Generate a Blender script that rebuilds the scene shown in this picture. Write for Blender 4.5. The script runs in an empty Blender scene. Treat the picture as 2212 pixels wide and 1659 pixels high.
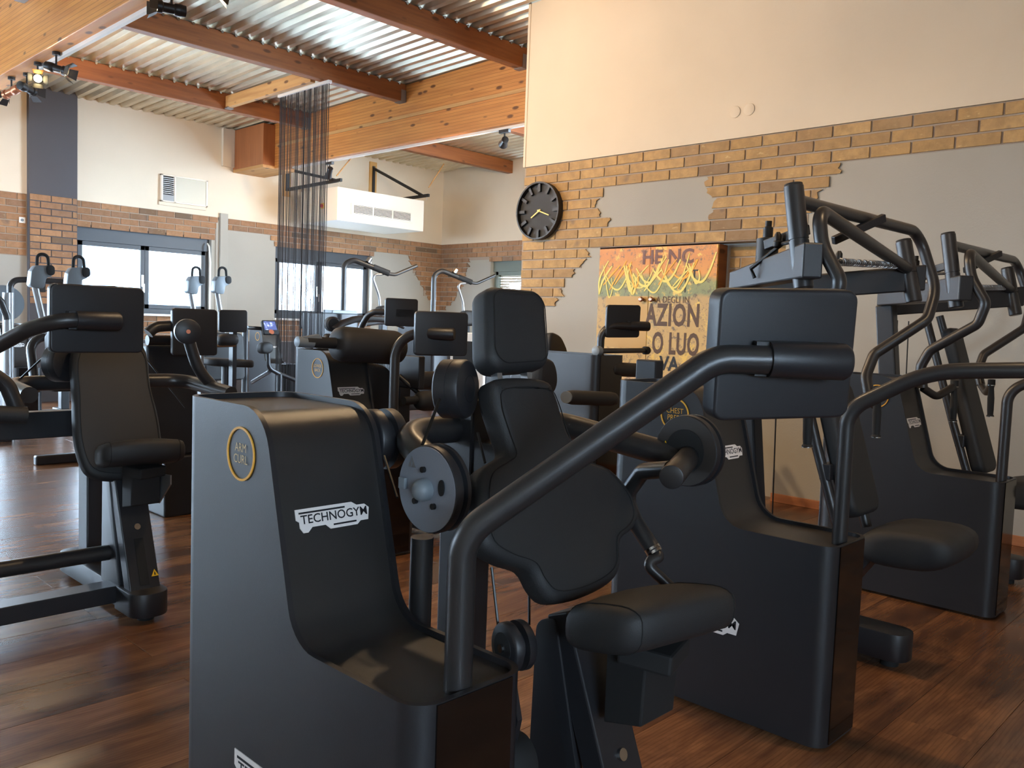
import bpy, bmesh, math, random
from mathutils import Vector, Matrix
random.seed(7)
S = bpy.context.scene
COL = S.collection
V = Vector
PI = math.pi

# ---------------------------------------------------------------- camera (X runs along the window wall, Y along the clock wall)
CF, CX, CY, EYE = 1841.0, 1106.0, 829.5, V((0, 0, 1.17))
RX = V((0.69381973, -0.02481408, 0.71972109))      # world X,Y,Z axes in camera coordinates (right, down, forward)
RY = V((-0.71923136, -0.07430525, 0.69078577))
RZ = V((0.03633785, -0.99692677, -0.06940151))
cam = bpy.data.cameras.new('camera'); camo = bpy.data.objects.new('camera', cam); COL.objects.link(camo)
cam.sensor_fit = 'HORIZONTAL'; cam.sensor_width = 36.0; cam.lens = CF / 2212.0 * 36.0
cam.clip_start = 0.02; cam.clip_end = 200
camo.matrix_world = Matrix(((RX[0], -RX[1], -RX[2], EYE[0]), (RY[0], -RY[1], -RY[2], EYE[1]),
                            (RZ[0], -RZ[1], -RZ[2], EYE[2]), (0, 0, 0, 1)))
S.camera = camo

def ray(px, py):
    c = V((px - CX, py - CY, CF))
    return V((RX.dot(c), RY.dot(c), RZ.dot(c)))
def onp(px, py, p0, n):                 # where the sight line through a pixel of the photograph meets a real plane
    d = ray(px, py); p0 = V(p0); n = V(n)
    return EYE + d * ((p0 - EYE).dot(n) / d.dot(n))
def PX(px, py, x): return onp(px, py, (x, 0, 0), (1, 0, 0))
def PY(px, py, y): return onp(px, py, (0, y, 0), (0, 1, 0))
def PZ(px, py, z): return onp(px, py, (0, 0, z), (0, 0, 1))
def PD(px, py, dep): return EYE + ray(px, py) * (dep / CF)

# ---------------------------------------------------------------- light, sky, exposure
S.view_settings.view_transform = 'Standard'; S.view_settings.look = 'None'
S.view_settings.gamma = 1.0; S.view_settings.use_curve_mapping = False
S.view_settings.exposure = 0.0
W = bpy.data.worlds.new('world'); S.world = W; W.use_nodes = True
wn = W.node_tree; wn.nodes.clear()
wo = wn.nodes.new('ShaderNodeOutputWorld'); wb = wn.nodes.new('ShaderNodeBackground')
wb.inputs['Color'].default_value = (0.60, 0.79, 1.0, 1); wb.inputs['Strength'].default_value = 42.0
wn.links.new(wb.outputs[0], wo.inputs[0])
S.cycles.sample_clamp_indirect = 8.0
S.cycles.max_bounces = 8; S.cycles.diffuse_bounces = 4; S.cycles.glossy_bounces = 4
S.cycles.caustics_reflective = False; S.cycles.caustics_refractive = False

# ---------------------------------------------------------------- materials
def rgb(r, g, b):
    f = lambda c: (c / 255 / 12.92) if c / 255 <= 0.04045 else ((c / 255 + 0.055) / 1.055) ** 2.4
    return (f(r), f(g), f(b), 1)
class NT:
    def __init__(s, name):
        s.m = bpy.data.materials.new(name); s.m.use_nodes = True; s.t = s.m.node_tree
        s.b = s.t.nodes['Principled BSDF']
    def n(s, kind, **kw):
        nd = s.t.nodes.new('ShaderNode' + kind)
        for k, v in kw.items():
            if k in nd.inputs.keys(): nd.inputs[k].default_value = v
            else: setattr(nd, k, v)
        return nd
    def l(s, a, b): s.t.links.new(a, b)
    def ramp(s, fac, stops):
        r = s.n('ValToRGB'); el = r.color_ramp.elements
        while len(el) < len(stops): el.new(0.5)
        for e, (p, c) in zip(el, stops): e.position = p; e.color = c
        s.l(fac, r.inputs[0]); return r.outputs[0]
    def mix(s, fac, a, b, mode='MIX'):
        m = s.n('MixRGB', blend_type=mode)
        for i, x in ((0, fac), (1, a), (2, b)):
            if hasattr(x, 'links'): s.l(x, m.inputs[i])
            else: m.inputs[i].default_value = x
        return m.outputs[0]
    def bump(s, h, strength=0.2, dist=0.01):
        b = s.n('Bump', Strength=strength, Distance=dist); s.l(h, b.inputs['Height']); s.l(b.outputs[0], s.b.inputs['Normal'])
    def coords(s, scale=(1, 1, 1), rnd=0.0, which='Object'):
        tc = s.n('TexCoord'); mp = s.n('Mapping'); mp.inputs['Scale'].default_value = scale
        s.l(tc.outputs[which], mp.inputs['Vector'])
        if rnd:
            oi = s.n('ObjectInfo'); mu = s.n('Math', operation='MULTIPLY'); mu.inputs[1].default_value = rnd
            s.l(oi.outputs['Random'], mu.inputs[0]); s.l(mu.outputs[0], mp.inputs['Location'])
        return mp.outputs[0]
def plain(name, col, rough=0.5, metal=0.0, grain=0.0, gscale=400, coat=0.0):
    k = NT(name); k.b.inputs['Base Color'].default_value = col; k.b.inputs['Roughness'].default_value = rough
    k.b.inputs['Metallic'].default_value = metal
    if coat: k.b.inputs['Coat Weight'].default_value = coat; k.b.inputs['Coat Roughness'].default_value = 0.05
    if grain:
        c = k.coords(); nz = k.n('TexNoise', Scale=gscale, Detail=2.0); k.l(c, nz.inputs['Vector']); k.bump(nz.outputs[0], grain, 0.002)
    return k.m
def emit(name, col, s):
    k = NT(name); k.b.inputs['Base Color'].default_value = (0, 0, 0, 1)
    k.b.inputs['Emission Color'].default_value = col; k.b.inputs['Emission Strength'].default_value = s; return k.m

M = {}
M['powder'] = plain('black_powder_coat', rgb(36, 36, 39), 0.40, 0.0, 0.15, 900)
M['tube'] = plain('black_satin_tube', rgb(44, 42, 42), 0.34, 0.0, 0.08, 700)
M['tray'] = plain('dark_tray_skin', rgb(46, 44, 43), 0.33, 0.0, 0.2, 1200)
M['gloss'] = plain('dark_glossy_panel', rgb(22, 16, 14), 0.08)
M['leather'] = plain('black_upholstery', rgb(38, 38, 39), 0.62, 0.0, 0.25, 700)
M['stitch'] = plain('black_thread', rgb(20, 20, 20), 0.8)
M['grey_disc'] = plain('grey_metallic_disc', rgb(140, 147, 158), 0.42, 0.4, 0.35, 900)
M['brown_disc'] = plain('dark_bronze_disc', rgb(62, 56, 52), 0.45, 0.2, 0.1, 900)
M['rubber'] = plain('matt_black_rubber', rgb(26, 26, 27), 0.75)
M['cable'] = plain('black_cable', rgb(20, 20, 20), 0.35)
M['chrome'] = plain('bright_steel', rgb(190, 190, 190), 0.2, 1.0)
M['steel'] = plain('galvanised_steel', rgb(150, 150, 150), 0.45, 0.8)
M['logo'] = plain('pale_logo_plate', rgb(240, 232, 226), 0.45)
M['ink'] = plain('black_ink', rgb(18, 18, 22), 0.6)
M['gold'] = plain('gold_ring', rgb(235, 170, 50), 0.4)
M['cream_print'] = plain('pale_gold_print', rgb(215, 185, 130), 0.6)
M['yellow'] = plain('yellow_sticker', rgb(240, 190, 30), 0.5)
M['grey_head'] = plain('grey_plastic_head', rgb(120, 128, 134), 0.4)
M['white_box'] = plain('cream_enamel', rgb(232, 222, 205), 0.5)
M['dark_slot'] = plain('dark_recess', rgb(22, 22, 22), 0.8)
M['frame'] = plain('anthracite_window_frame', rgb(58, 62, 68), 0.5)
M['frame_green'] = plain('grey_green_window_frame', rgb(108, 116, 106), 0.5)
M['white_plastic'] = plain('white_plastic', rgb(235, 232, 226), 0.4)
M['red'] = plain('red_switch', rgb(200, 40, 25), 0.4)
M['clock_face'] = plain('charcoal_clock_face', rgb(62, 62, 61), 0.85)
M['black'] = plain('black_lacquer', rgb(20, 20, 21), 0.5)
M['hand'] = plain('gold_clock_hand', rgb(250, 215, 110), 0.35)
M['spotblack'] = plain('black_spot_housing', rgb(35, 30, 28), 0.4)
M['copper'] = plain('copper_spot_housing', rgb(170, 110, 80), 0.35, 0.8)
M['amber'] = plain('amber_barn_door', rgb(230, 140, 30), 0.45, 0.2)
M['lampglow'] = emit('lamp_glow', (1.0, 0.78, 0.40, 1), 28.0)
M['ply'] = plain('plywood_pad', rgb(205, 160, 95), 0.6)
M['knob'] = plain('copper_knob', rgb(190, 140, 115), 0.25, 0.9)
M['copper_cap'] = plain('copper_cap', rgb(210, 130, 100), 0.35, 0.7)
M['tile_roof'] = plain('far_roof', rgb(120, 150, 175), 0.8)
M['facade'] = plain('pale_far_facade', rgb(235, 238, 240), 0.9)
M['string'] = plain('black_string', rgb(28, 26, 28), 0.7)

def wallmat(name, col, bump=0.15, sc=60):
    k = NT(name); c = k.coords(); n1 = k.n('TexNoise', Scale=0.9, Detail=4.0); k.l(c, n1.inputs['Vector'])
    d = tuple(x * 0.90 for x in col[:3]) + (1,)
    k.l(k.ramp(n1.outputs[0], [(0.35, d), (0.7, col)]), k.b.inputs['Base Color'])
    n2 = k.n('TexNoise', Scale=sc, Detail=5.0); k.l(c, n2.inputs['Vector']); k.bump(n2.outputs[0], bump, 0.004)
    k.b.inputs['Roughness'].default_value = 0.9; return k.m
M['cream'] = wallmat('cream_plaster', rgb(232, 218, 196))
M['greywall'] = wallmat('grey_plaster', rgb(174, 170, 160), 0.2, 90)
M['darkwall'] = wallmat('dark_grey_paint', rgb(88, 86, 90), 0.1)
M['mortar'] = wallmat('mortar', rgb(168, 152, 136), 0.5, 150)

def brickmat(name, a, b, c_):
    k = NT(name); c = k.coords((1, 1, 1), 37.0)
    oi = k.n('ObjectInfo'); base = k.ramp(oi.outputs['Random'], [(0.0, a), (0.5, b), (0.93, c_), (1.0, rgb(105, 88, 72))])
    n1 = k.n('TexNoise', Scale=14.0, Detail=6.0, Roughness=0.65); k.l(c, n1.inputs['Vector'])
    col = k.mix(k.ramp(n1.outputs[0], [(0.35, (0, 0, 0, 1)), (0.62, (1, 1, 1, 1))]), k.mix(0.45, base, rgb(120, 92, 62)), base)
    n3 = k.n('TexNoise', Scale=5.0, Detail=2.0); k.l(c, n3.inputs['Vector'])
    col = k.mix(k.ramp(n3.outputs[0], [(0.66, (0, 0, 0, 1)), (0.74, (0.75, 0.75, 0.75, 1))]), col, rgb(108, 92, 80))
    cs = k.coords((9, 9, 26), 37.0); wv = k.n('TexNoise', Scale=1.6, Detail=5.0, Roughness=0.7); k.l(cs, wv.inputs['Vector'])
    col = k.mix(k.ramp(wv.outputs[0], [(0.62, (0, 0, 0, 1)), (0.72, (0.55, 0.55, 0.55, 1))]), col, rgb(222, 196, 150))
    col = k.mix(k.ramp(wv.outputs[0], [(0.28, (0.5, 0.5, 0.5, 1)), (0.36, (0, 0, 0, 1))]), col, rgb(110, 84, 58))
    k.l(col, k.b.inputs['Base Color']); k.b.inputs['Roughness'].default_value = 0.85
    add = k.n('Math', operation='ADD'); k.l(n1.outputs[0], add.inputs[0]); k.l(wv.outputs[0], add.inputs[1])
    k.bump(add.outputs[0], 0.5, 0.004); return k.m
M['brick'] = brickmat('tan_rustic_brick', rgb(190, 154, 104), rgb(178, 142, 92), rgb(164, 132, 94))
M['brick_far'] = brickmat('brown_rustic_brick', rgb(178, 136, 100), rgb(160, 118, 86), rgb(146, 112, 88))

def woodmat(name, light, dark, knots, axis, rough=0.5, lam=0.035, rnd=0.0):
    k = NT(name)
    sc = [9, 9, 9]; sc[axis] = 0.55
    c = k.coords(tuple(sc), rnd); n1 = k.n('TexNoise', Scale=2.2, Detail=7.0, Roughness=0.6); k.l(c, n1.inputs['Vector'])
    col = k.ramp(n1.outputs[0], [(0.3, dark), (0.62, light)])
    if lam:
        tc = k.n('TexCoord'); sp = k.n('SeparateXYZ'); k.l(tc.outputs['Object'], sp.inputs[0])
        md = k.n('Math', operation='MODULO'); md.inputs[1].default_value = lam
        ad = k.n('Math', operation='ADD'); ad.inputs[1].default_value = 10.0
        k.l(sp.outputs['Z'], ad.inputs[0]); k.l(ad.outputs[0], md.inputs[0])
        lt = k.n('Math', operation='LESS_THAN'); lt.inputs[1].default_value = 0.003; k.l(md.outputs[0], lt.inputs[0])
        col = k.mix(lt.outputs[0], col, tuple(x * 0.55 for x in dark[:3]) + (1,))
    if knots:
        s2 = [7, 7, 9]; s2[axis] = 3.4
        c2 = k.coords(tuple(s2), rnd); vo = k.n('TexVoronoi', Scale=1.0); k.l(c2, vo.inputs['Vector'])
        col = k.mix(k.ramp(vo.outputs['Distance'], [(0.11, (0.9, 0.9, 0.9, 1)), (0.19, (0, 0, 0, 1))]), col, rgb(84, 44, 14))
    k.l(col, k.b.inputs['Base Color']); k.b.inputs['Roughness'].default_value = rough; k.bump(n1.outputs[0], 0.12, 0.004)
    return k.m
M['glulam'] = woodmat('knotty_glulam_timber', rgb(206, 136, 66), rgb(176, 106, 46), True, 1)
M['purlin'] = woodmat('brown_stained_timber', rgb(152, 90, 44), rgb(118, 66, 30), True, 0, lam=0)
M['batten'] = woodmat('light_pine', rgb(206, 158, 100), rgb(180, 128, 74), True, 1, lam=0)
M['panelwood'] = woodmat('plain_brown_panel', rgb(168, 104, 62), rgb(150, 90, 52), False, 2, lam=0)
M['skirting'] = woodmat('oak_skirting', rgb(186, 124, 82), rgb(160, 100, 62), False, 1, lam=0)
# floor planks: walnut print, another print on each plank
k = NT('walnut_laminate'); c = k.coords((1.1, 5.0, 1.0), 61.0)
n1 = k.n('TexNoise', Scale=1.5, Detail=8.0, Roughness=0.6, Distortion=1.8); k.l(c, n1.inputs['Vector'])
c2 = k.coords((0.8, 2.6, 1.0), 23.0); n2 = k.n('TexNoise', Scale=1.6, Detail=3.0); k.l(c2, n2.inputs['Vector'])
c3 = k.coords((1.0, 11.0, 1.0), 91.0); wv = k.n('TexWave', Scale=2.2, Distortion=7.0, Detail=4.0); wv.bands_direction = 'Y'; k.l(c3, wv.inputs['Vector'])
col = k.ramp(n1.outputs[0], [(0.30, rgb(92, 60, 42)), (0.5, rgb(124, 84, 56)), (0.68, rgb(152, 106, 70))])
col = k.mix(k.ramp(n2.outputs[0], [(0.36, (0.8, 0.8, 0.8, 1)), (0.54, (0, 0, 0, 1))]), col, rgb(62, 43, 35))
col = k.mix(k.ramp(wv.outputs[0], [(0.0, (0.3, 0.3, 0.3, 1)), (0.4, (0, 0, 0, 1))]), col, rgb(74, 48, 32))
k.l(col, k.b.inputs['Base Color']); k.b.inputs['Roughness'].default_value = 0.27; k.bump(n1.outputs[0], 0.06, 0.003)
M['plank'] = k.m
M['joint'] = plain('dark_joint', rgb(40, 26, 20), 0.8)
k = NT('zinc_roof_deck'); c = k.coords((2, 0.4, 2)); n1 = k.n('TexNoise', Scale=6.0, Detail=4.0); k.l(c, n1.inputs['Vector'])
k.l(k.ramp(n1.outputs[0], [(0.3, rgb(205, 198, 178)), (0.7, rgb(232, 225, 205))]), k.b.inputs['Base Color'])
k.b.inputs['Metallic'].default_value = 0.7; k.b.inputs['Roughness'].default_value = 0.34; M['deck'] = k.m
k = NT('window_glass'); k.t.nodes.remove(k.b)
tr = k.n('BsdfTransparent'); gl = k.n('BsdfGlossy', Roughness=0.02); mx = k.n('MixShader'); mx.inputs[0].default_value = 0.06
k.l(tr.outputs[0], mx.inputs[1]); k.l(gl.outputs[0], mx.inputs[2]); k.l(mx.outputs[0], k.t.nodes['Material Output'].inputs[0]); M['glass'] = k.m
k = NT('lit_screen'); c = k.coords((1, 1, 1)); ck = k.n('TexVoronoi', Scale=26.0); k.l(c, ck.inputs['Vector'])
cc = k.ramp(ck.outputs['Distance'], [(0.15, (0.75, 0.8, 1.0, 1)), (0.3, (0.35, 0.45, 0.85, 1)), (0.5, (0.10, 0.14, 0.40, 1))])
k.l(cc, k.b.inputs['Emission Color']); k.b.inputs['Emission Strength'].default_value = 1.4; k.b.inputs['Base Color'].default_value = (0, 0, 0, 1); M['screen'] = k.m
# cabinet print: torn poster collage
def doormat():
    k = NT('torn_poster_print'); c = k.coords((1, 1, 1), 0, 'Object')
    sp = k.n('SeparateXYZ'); k.l(c, sp.inputs[0])
    n1 = k.n('TexNoise', Scale=3.0, Detail=6.0, Roughness=0.7); k.l(c, n1.inputs['Vector'])
    ad = k.n('Math', operation='MULTIPLY_ADD'); k.l(n1.outputs[0], ad.inputs[0]); ad.inputs[1].default_value = 0.22; k.l(sp.outputs['Z'], ad.inputs[2])
    sub = k.n('Math', operation='MULTIPLY'); sub.inputs[1].default_value = 0.5; k.l(ad.outputs[0], sub.inputs[0])
    col = k.ramp(sub.outputs[0], [(0.30, rgb(196, 140, 110)), (0.50, rgb(205, 170, 100)), (0.64, rgb(196, 158, 88)), (0.755, rgb(186, 150, 86)),
                                  (0.775, rgb(128, 134, 84)), (0.835, rgb(140, 140, 80)), (0.86, rgb(214, 140, 40)), (0.94, rgb(205, 128, 52)), (1.0, rgb(220, 150, 60))])
    n2 = k.n('TexNoise', Scale=16.0, Detail=9.0, Roughness=0.8); k.l(c, n2.inputs['Vector'])
    col = k.mix(k.ramp(n2.outputs[0], [(0.40, (0.9, 0.9, 0.9, 1)), (0.47, (0, 0, 0, 1))]), col, rgb(92, 74, 54))
    n4 = k.n('TexNoise', Scale=2.2, Detail=8.0, Roughness=0.8); k.l(c, n4.inputs['Vector'])
    col = k.mix(k.ramp(n4.outputs[0], [(0.36, (0.7, 0.7, 0.7, 1)), (0.46, (0, 0, 0, 1))]), col, rgb(126, 124, 84))
    n3 = k.n('TexNoise', Scale=7.0, Detail=7.0, Roughness=0.75); k.l(c, n3.inputs['Vector'])
    col = k.mix(k.ramp(n3.outputs[0], [(0.56, (0, 0, 0, 1)), (0.62, (0.8, 0.8, 0.8, 1))]), col, rgb(236, 196, 84))
    k.l(col, k.b.inputs['Base Color']); k.b.inputs['Roughness'].default_value = 0.5; return k.m
M['poster'] = doormat()
M['brush'] = plain('pale_yellow_brush_stroke', rgb(232, 212, 110), 0.6)
M['brush2'] = plain('orange_brush_stroke', rgb(245, 170, 50), 0.6)
M['poster_ink'] = plain('faded_black_print', rgb(92, 70, 56), 0.7)
M['poster_green'] = plain('olive_green_print', rgb(120, 134, 92), 0.6)
M['poster_tan'] = plain('tan_print', rgb(196, 156, 92), 0.6)
M['poster_purple'] = plain('purple_print', rgb(112, 72, 60), 0.6)

# ---------------------------------------------------------------- mesh helpers
def fillet(pts, r, n=6):
    pts = [V(p) for p in pts]; out = [pts[0]]
    rr = r if isinstance(r, (list, tuple)) else [r] * (len(pts) - 2)
    for i in range(1, len(pts) - 1):
        a, b, c_ = pts[i - 1], pts[i], pts[i + 1]; d1 = (a - b).normalized(); d2 = (c_ - b).normalized()
        ang = d1.angle(d2)
        if ang > PI - 0.02 or rr[i - 1] <= 0: out.append(b); continue
        t = min(rr[i - 1] / math.tan(ang / 2), (a - b).length * 0.49, (c_ - b).length * 0.49)
        r_ = t * math.tan(ang / 2); ctr = b + (d1 + d2).normalized() * (r_ / math.sin(ang / 2))
        p1 = b + d1 * t; p2 = b + d2 * t; u = (p1 - ctr); w = (p2 - ctr); tot = u.angle(w)
        for j in range(n + 1):
            f = j / n; s1 = math.sin((1 - f) * tot) / math.sin(tot); s2 = math.sin(f * tot) / math.sin(tot)
            out.append(ctr + u * s1 + w * s2)
    out.append(pts[-1]); return out
def smooth_loop(pts, n=4):
    pts = [V(p) for p in pts]; out = []; L = len(pts)
    for i in range(L):
        p0, p1, p2, p3 = pts[i - 1], pts[i], pts[(i + 1) % L], pts[(i + 2) % L]
        for j in range(n):
            t = j / n
            out.append(0.5 * (2 * p1 + (p2 - p0) * t + (2 * p0 - 5 * p1 + 4 * p2 - p3) * t * t + (3 * p1 - p0 - 3 * p2 + p3) * t ** 3))
    return out
def round_poly(pts, r, n=5):
    pts = [V(p) for p in pts]; L = len(pts); out = []
    for i in range(L):
        f = fillet([pts[i - 1], pts[i], pts[(i + 1) % L]], r[i] if isinstance(r, (list, tuple)) else r, n); out += f[1:-1]
    return out
class MB:
    def __init__(s): s.v = []; s.f = []; s.mi = []
    def add(s, vs, fs, mi=0):
        o = len(s.v); s.v += [tuple(v) for v in vs]
        for f in fs: s.f.append([i + o for i in f]); s.mi.append(mi)
        return s
    def box(s, x0, x1, y0, y1, z0, z1, mi=0):
        return s.add([(x0, y0, z0), (x1, y0, z0), (x1, y1, z0), (x0, y1, z0), (x0, y0, z1), (x1, y0, z1), (x1, y1, z1), (x0, y1, z1)],
                     [(0, 3, 2, 1), (4, 5, 6, 7), (0, 1, 5, 4), (1, 2, 6, 5), (2, 3, 7, 6), (3, 0, 4, 7)], mi)
    def beam(s, p0, p1, w, h, up=(0, 0, 1), mi=0):
        p0 = V(p0); p1 = V(p1); d = (p1 - p0).normalized(); a = d.cross(V(up)).normalized(); b = a.cross(d).normalized()
        a *= w / 2; b *= h / 2
        vs = [p0 - a - b, p0 + a - b, p0 + a + b, p0 - a + b, p1 - a - b, p1 + a - b, p1 + a + b, p1 - a + b]
        return s.add(vs, [(0, 1, 2, 3), (7, 6, 5, 4), (0, 4, 5, 1), (1, 5, 6, 2), (2, 6, 7, 3), (3, 7, 4, 0)], mi)
    def tube(s, pts, r, n=14, mi=0, closed=False, caps=True):
        pts = [V(p) for p in pts]; L = len(pts); rs = r if isinstance(r, (list, tuple)) else [r] * L
        tans = []
        for i in range(L):
            a = pts[i - 1] if (i or closed) else pts[i]; b = pts[(i + 1) % L] if (i < L - 1 or closed) else pts[i]
            t = (b - a); tans.append(t.normalized() if t.length > 1e-9 else V((0, 0, 1)))
        ref = V((0, 0, 1)) if abs(tans[0].z) < 0.9 else V((1, 0, 0))
        u = tans[0].cross(ref).normalized(); vs = []
        for i in range(L):
            u = (u - tans[i] * u.dot(tans[i])).normalized(); w = tans[i].cross(u)
            for j in range(n):
                a = 2 * PI * j / n; vs.append(pts[i] + (u * math.cos(a) + w * math.sin(a)) * rs[i])
        fs = []
        for i in range(L if closed else L - 1):
            for j in range(n):
                k2 = (j + 1) % n; i2 = (i + 1) % L
                fs.append((i * n + j, i * n + k2, i2 * n + k2, i2 * n + j))
        if caps and not closed: fs.append(list(range(n))[::-1]); fs.append([(L - 1) * n + j for j in range(n)])
        return s.add(vs, fs, mi)
    def lathe(s, p0, axis, prof, n=28, mi=0):
        p0 = V(p0); ax = V(axis).normalized(); ref = V((0, 0, 1)) if abs(ax.z) < .9 else V((1, 0, 0)); u = ax.cross(ref).normalized(); w = ax.cross(u); L = len(prof); vs = []
        for d, r in prof:
            r = max(r, 1e-4)
            for j in range(n): a = 2 * PI * j / n; vs.append(p0 + ax * d + (u * math.cos(a) + w * math.sin(a)) * r)
        fs = [(i * n + j, i * n + (j + 1) % n, (i + 1) * n + (j + 1) % n, (i + 1) * n + j) for i in range(L - 1) for j in range(n)]
        return s.add(vs, fs + [list(range(n))[::-1], [(L - 1) * n + j for j in range(n)]], mi)
    def cyl(s, p0, p1, r, n=24, mi=0, bev=0.0):
        p0 = V(p0); d = V(p1) - p0; L = d.length
        pr = [(0, r), (L, r)] if not bev else [(0, r - bev), (bev * 0.3, r - bev * 0.3), (bev, r), (L - bev, r), (L - bev * 0.3, r - bev * 0.3), (L, r - bev)]
        return s.lathe(p0, d, pr, n, mi)
    def prism(s, pts, vec, mi=0):
        pts = [V(p) for p in pts]; vec = V(vec); L = len(pts)
        return s.add(pts + [p + vec for p in pts], [list(range(L))[::-1], [L + i for i in range(L)]] + [(i, (i + 1) % L, L + (i + 1) % L, L + i) for i in range(L)], mi)
    def pad(s, pts, nrm, thick, edge=0.02, mi=0, steps=4):     # cushion: outline extruded with a round rim
        pts = [V(p) for p in pts]; nrm = V(nrm).normalized(); c0 = sum(pts, V()) / len(pts); L = len(pts)
        # inward directions
        ins = []
        for i in range(L):
            t = (pts[(i + 1) % L] - pts[i - 1]).normalized(); d = nrm.cross(t).normalized(); ins.append(d)
        area = sum((pts[i] - c0).cross(pts[(i + 1) % L] - c0).dot(nrm) for i in range(L))
        sg = 1 if area > 0 else -1
        rings = []
        for j in range(steps + 1):
            a = PI / 2 * j / steps; rings.append((edge * (1 - math.sin(a)), -edge * (1 - math.cos(a)) + 0))
        seq = [(edge * (1 - math.cos(PI / 2 * j / steps)), -edge * (1 - math.sin(PI / 2 * j / steps))) for j in range(steps, -1, -1)]
        vs = []; 
        for ins_d, h in seq: vs += [pts[i] + ins[i] * sg * ins_d + nrm * h for i in range(L)]
        seq2 = [(a, -thick - h) for a, h in seq[::-1]]
        for ins_d, h in seq2: vs += [pts[i] + ins[i] * sg * ins_d + nrm * h for i in range(L)]
        R_ = len(seq) * 2; fs = []
        for q in range(R_ - 1):
            for i in range(L): fs.append((q * L + i, q * L + (i + 1) % L, (q + 1) * L + (i + 1) % L, (q + 1) * L + i))
        fs.append(list(range(L))[::-1]); fs.append([(R_ - 1) * L + i for i in range(L)])
        return s.add(vs, fs, mi)
    def text(s, body, o, u, v, size, ext=0.0012, mi=0, align='CENTER', caps=None, spacing=1.0, xs=1.0, bold=0.0):
        cu = bpy.data.curves.new('t', 'FONT'); cu.body = body; cu.size = size; cu.align_x = align; cu.align_y = 'CENTER'
        cu.extrude = 0.0; cu.offset = bold * size; cu.resolution_u = 3; cu.space_character = spacing
        if caps:
            cu.small_caps_scale = 0.72
            for i in caps: cu.body_format[i].use_small_caps = True
        ob = bpy.data.objects.new('t', cu); COL.objects.link(ob)
        dg = bpy.context.evaluated_depsgraph_get(); me = bpy.data.meshes.new_from_object(ob.evaluated_get(dg))
        o = V(o); u = V(u).normalized(); v = V(v).normalized(); n = u.cross(v)
        vs = [o + u * p.co.x * xs + v * p.co.y + n * ext for p in me.vertices]; fs = [list(p.vertices) for p in me.polygons]
        s.add(vs, fs, mi); bpy.data.objects.remove(ob); bpy.data.curves.remove(cu); bpy.data.meshes.remove(me); return s
    def mesh(s, name, mats, smooth=35, bev=0.0, recalc=True):
        me = bpy.data.meshes.new(name); me.from_pydata(s.v, [], s.f); me.update()
        for m in (mats if isinstance(mats, (list, tuple)) else [mats]): me.materials.append(M[m] if isinstance(m, str) else m)
        for p, i in zip(me.polygons, s.mi): p.material_index = i
        if recalc or bev:
            bm = bmesh.new(); bm.from_mesh(me)
            if recalc: bmesh.ops.recalc_face_normals(bm, faces=bm.faces)
            if bev:
                ed = [e for e in bm.edges if len(e.link_faces) == 2 and e.calc_face_angle(0) > 0.6]
                bmesh.ops.bevel(bm, geom=ed, offset=bev, segments=2, affect='EDGES', profile=0.5, clamp_overlap=True)
            bm.to_mesh(me); bm.free()
        if smooth:
            me.polygons.foreach_set('use_smooth', [True] * len(me.polygons)); me.set_sharp_from_angle(angle=math.radians(smooth))
        return me
    def build(s, name, mats, parent=None, smooth=35, bev=0.0, recalc=True):
        o = bpy.data.objects.new(name, s.mesh(name, mats, smooth, bev, recalc)); COL.objects.link(o)
        if parent: attach(o, parent)
        return o
def world_of(o):
    m = o.matrix_basis.copy(); p = o.parent
    while p: m = p.matrix_basis @ m; p = p.parent
    return m
def attach(o, parent):                  # keeps the world place of the mesh
    o.parent = parent; o.matrix_parent_inverse = Matrix.Identity(4); o.matrix_basis = world_of(parent).inverted() @ o.matrix_basis
def thing(name, loc, label, cat, group=None):
    o = bpy.data.objects.new(name, None); COL.objects.link(o); o.empty_display_size = 0.1; o.location = V(loc)
    o['label'] = label; o['category'] = cat
    if group: o['group'] = group
    return o
def tag(o, label, cat, group=None):
    o['label'] = label; o['category'] = cat
    if group: o['group'] = group
    return o
def struct(o): o['kind'] = 'structure'; return o
def dup(root, delta, label=None, group=None):
    r = root.copy(); COL.objects.link(r); r.location = root.location + V(delta)
    if label: r['label'] = label
    if group: r['group'] = group
    for ch in root.children:
        c_ = ch.copy(); COL.objects.link(c_); c_.parent = r
        for g in ch.children: d = g.copy(); COL.objects.link(d); d.parent = c_
    return r
# ================================================================ ROOM
WX, WY, BX = 5.56, 11.6, 10.14           # clock wall, window wall, end wall
X0, Y0 = -3.2, -3.0                       # far sides behind the camera
ROOF = lambda y: 3.81 + 0.02 * (WY - y)

# floor: walnut planks, each one a part
fl = struct(MB().box(X0, BX + .1, Y0, WY + .1, -0.08, -0.004).build('floor', 'joint', smooth=0))
PL, PW = 2.15, 0.241
plank_me = MB().box(0.0007, PL - 0.0007, 0.0007, PW - 0.0007, -0.004, 0.0).mesh('plank', 'plank', 0, 0.0009)
def plank(x, y, parent=fl):
    o = bpy.data.objects.new('plank', plank_me); COL.objects.link(o); o.parent = parent; o.location = (x, y, 0)
rest = MB()
for r in range(-24, 38):
    y = 2.577 + PW * r
    if y > WY: break
    off = 1.215 if r % 2 else 2.707 - PL
    for q in range(-4, 6):
        x = off + PL * q
        if x + PL < X0 or x > BX: continue
        if -1.05 <= y <= 9.4 and x + PL > -1.2: plank(x, y)
        else: rest.box(x + .0007, x + PL - .0007, y + .0007, y + PW - .0007, -.004, 0)
rs = rest.build('plank_field', 'plank', fl, 0); rs['kind'] = 'stuff'

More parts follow.
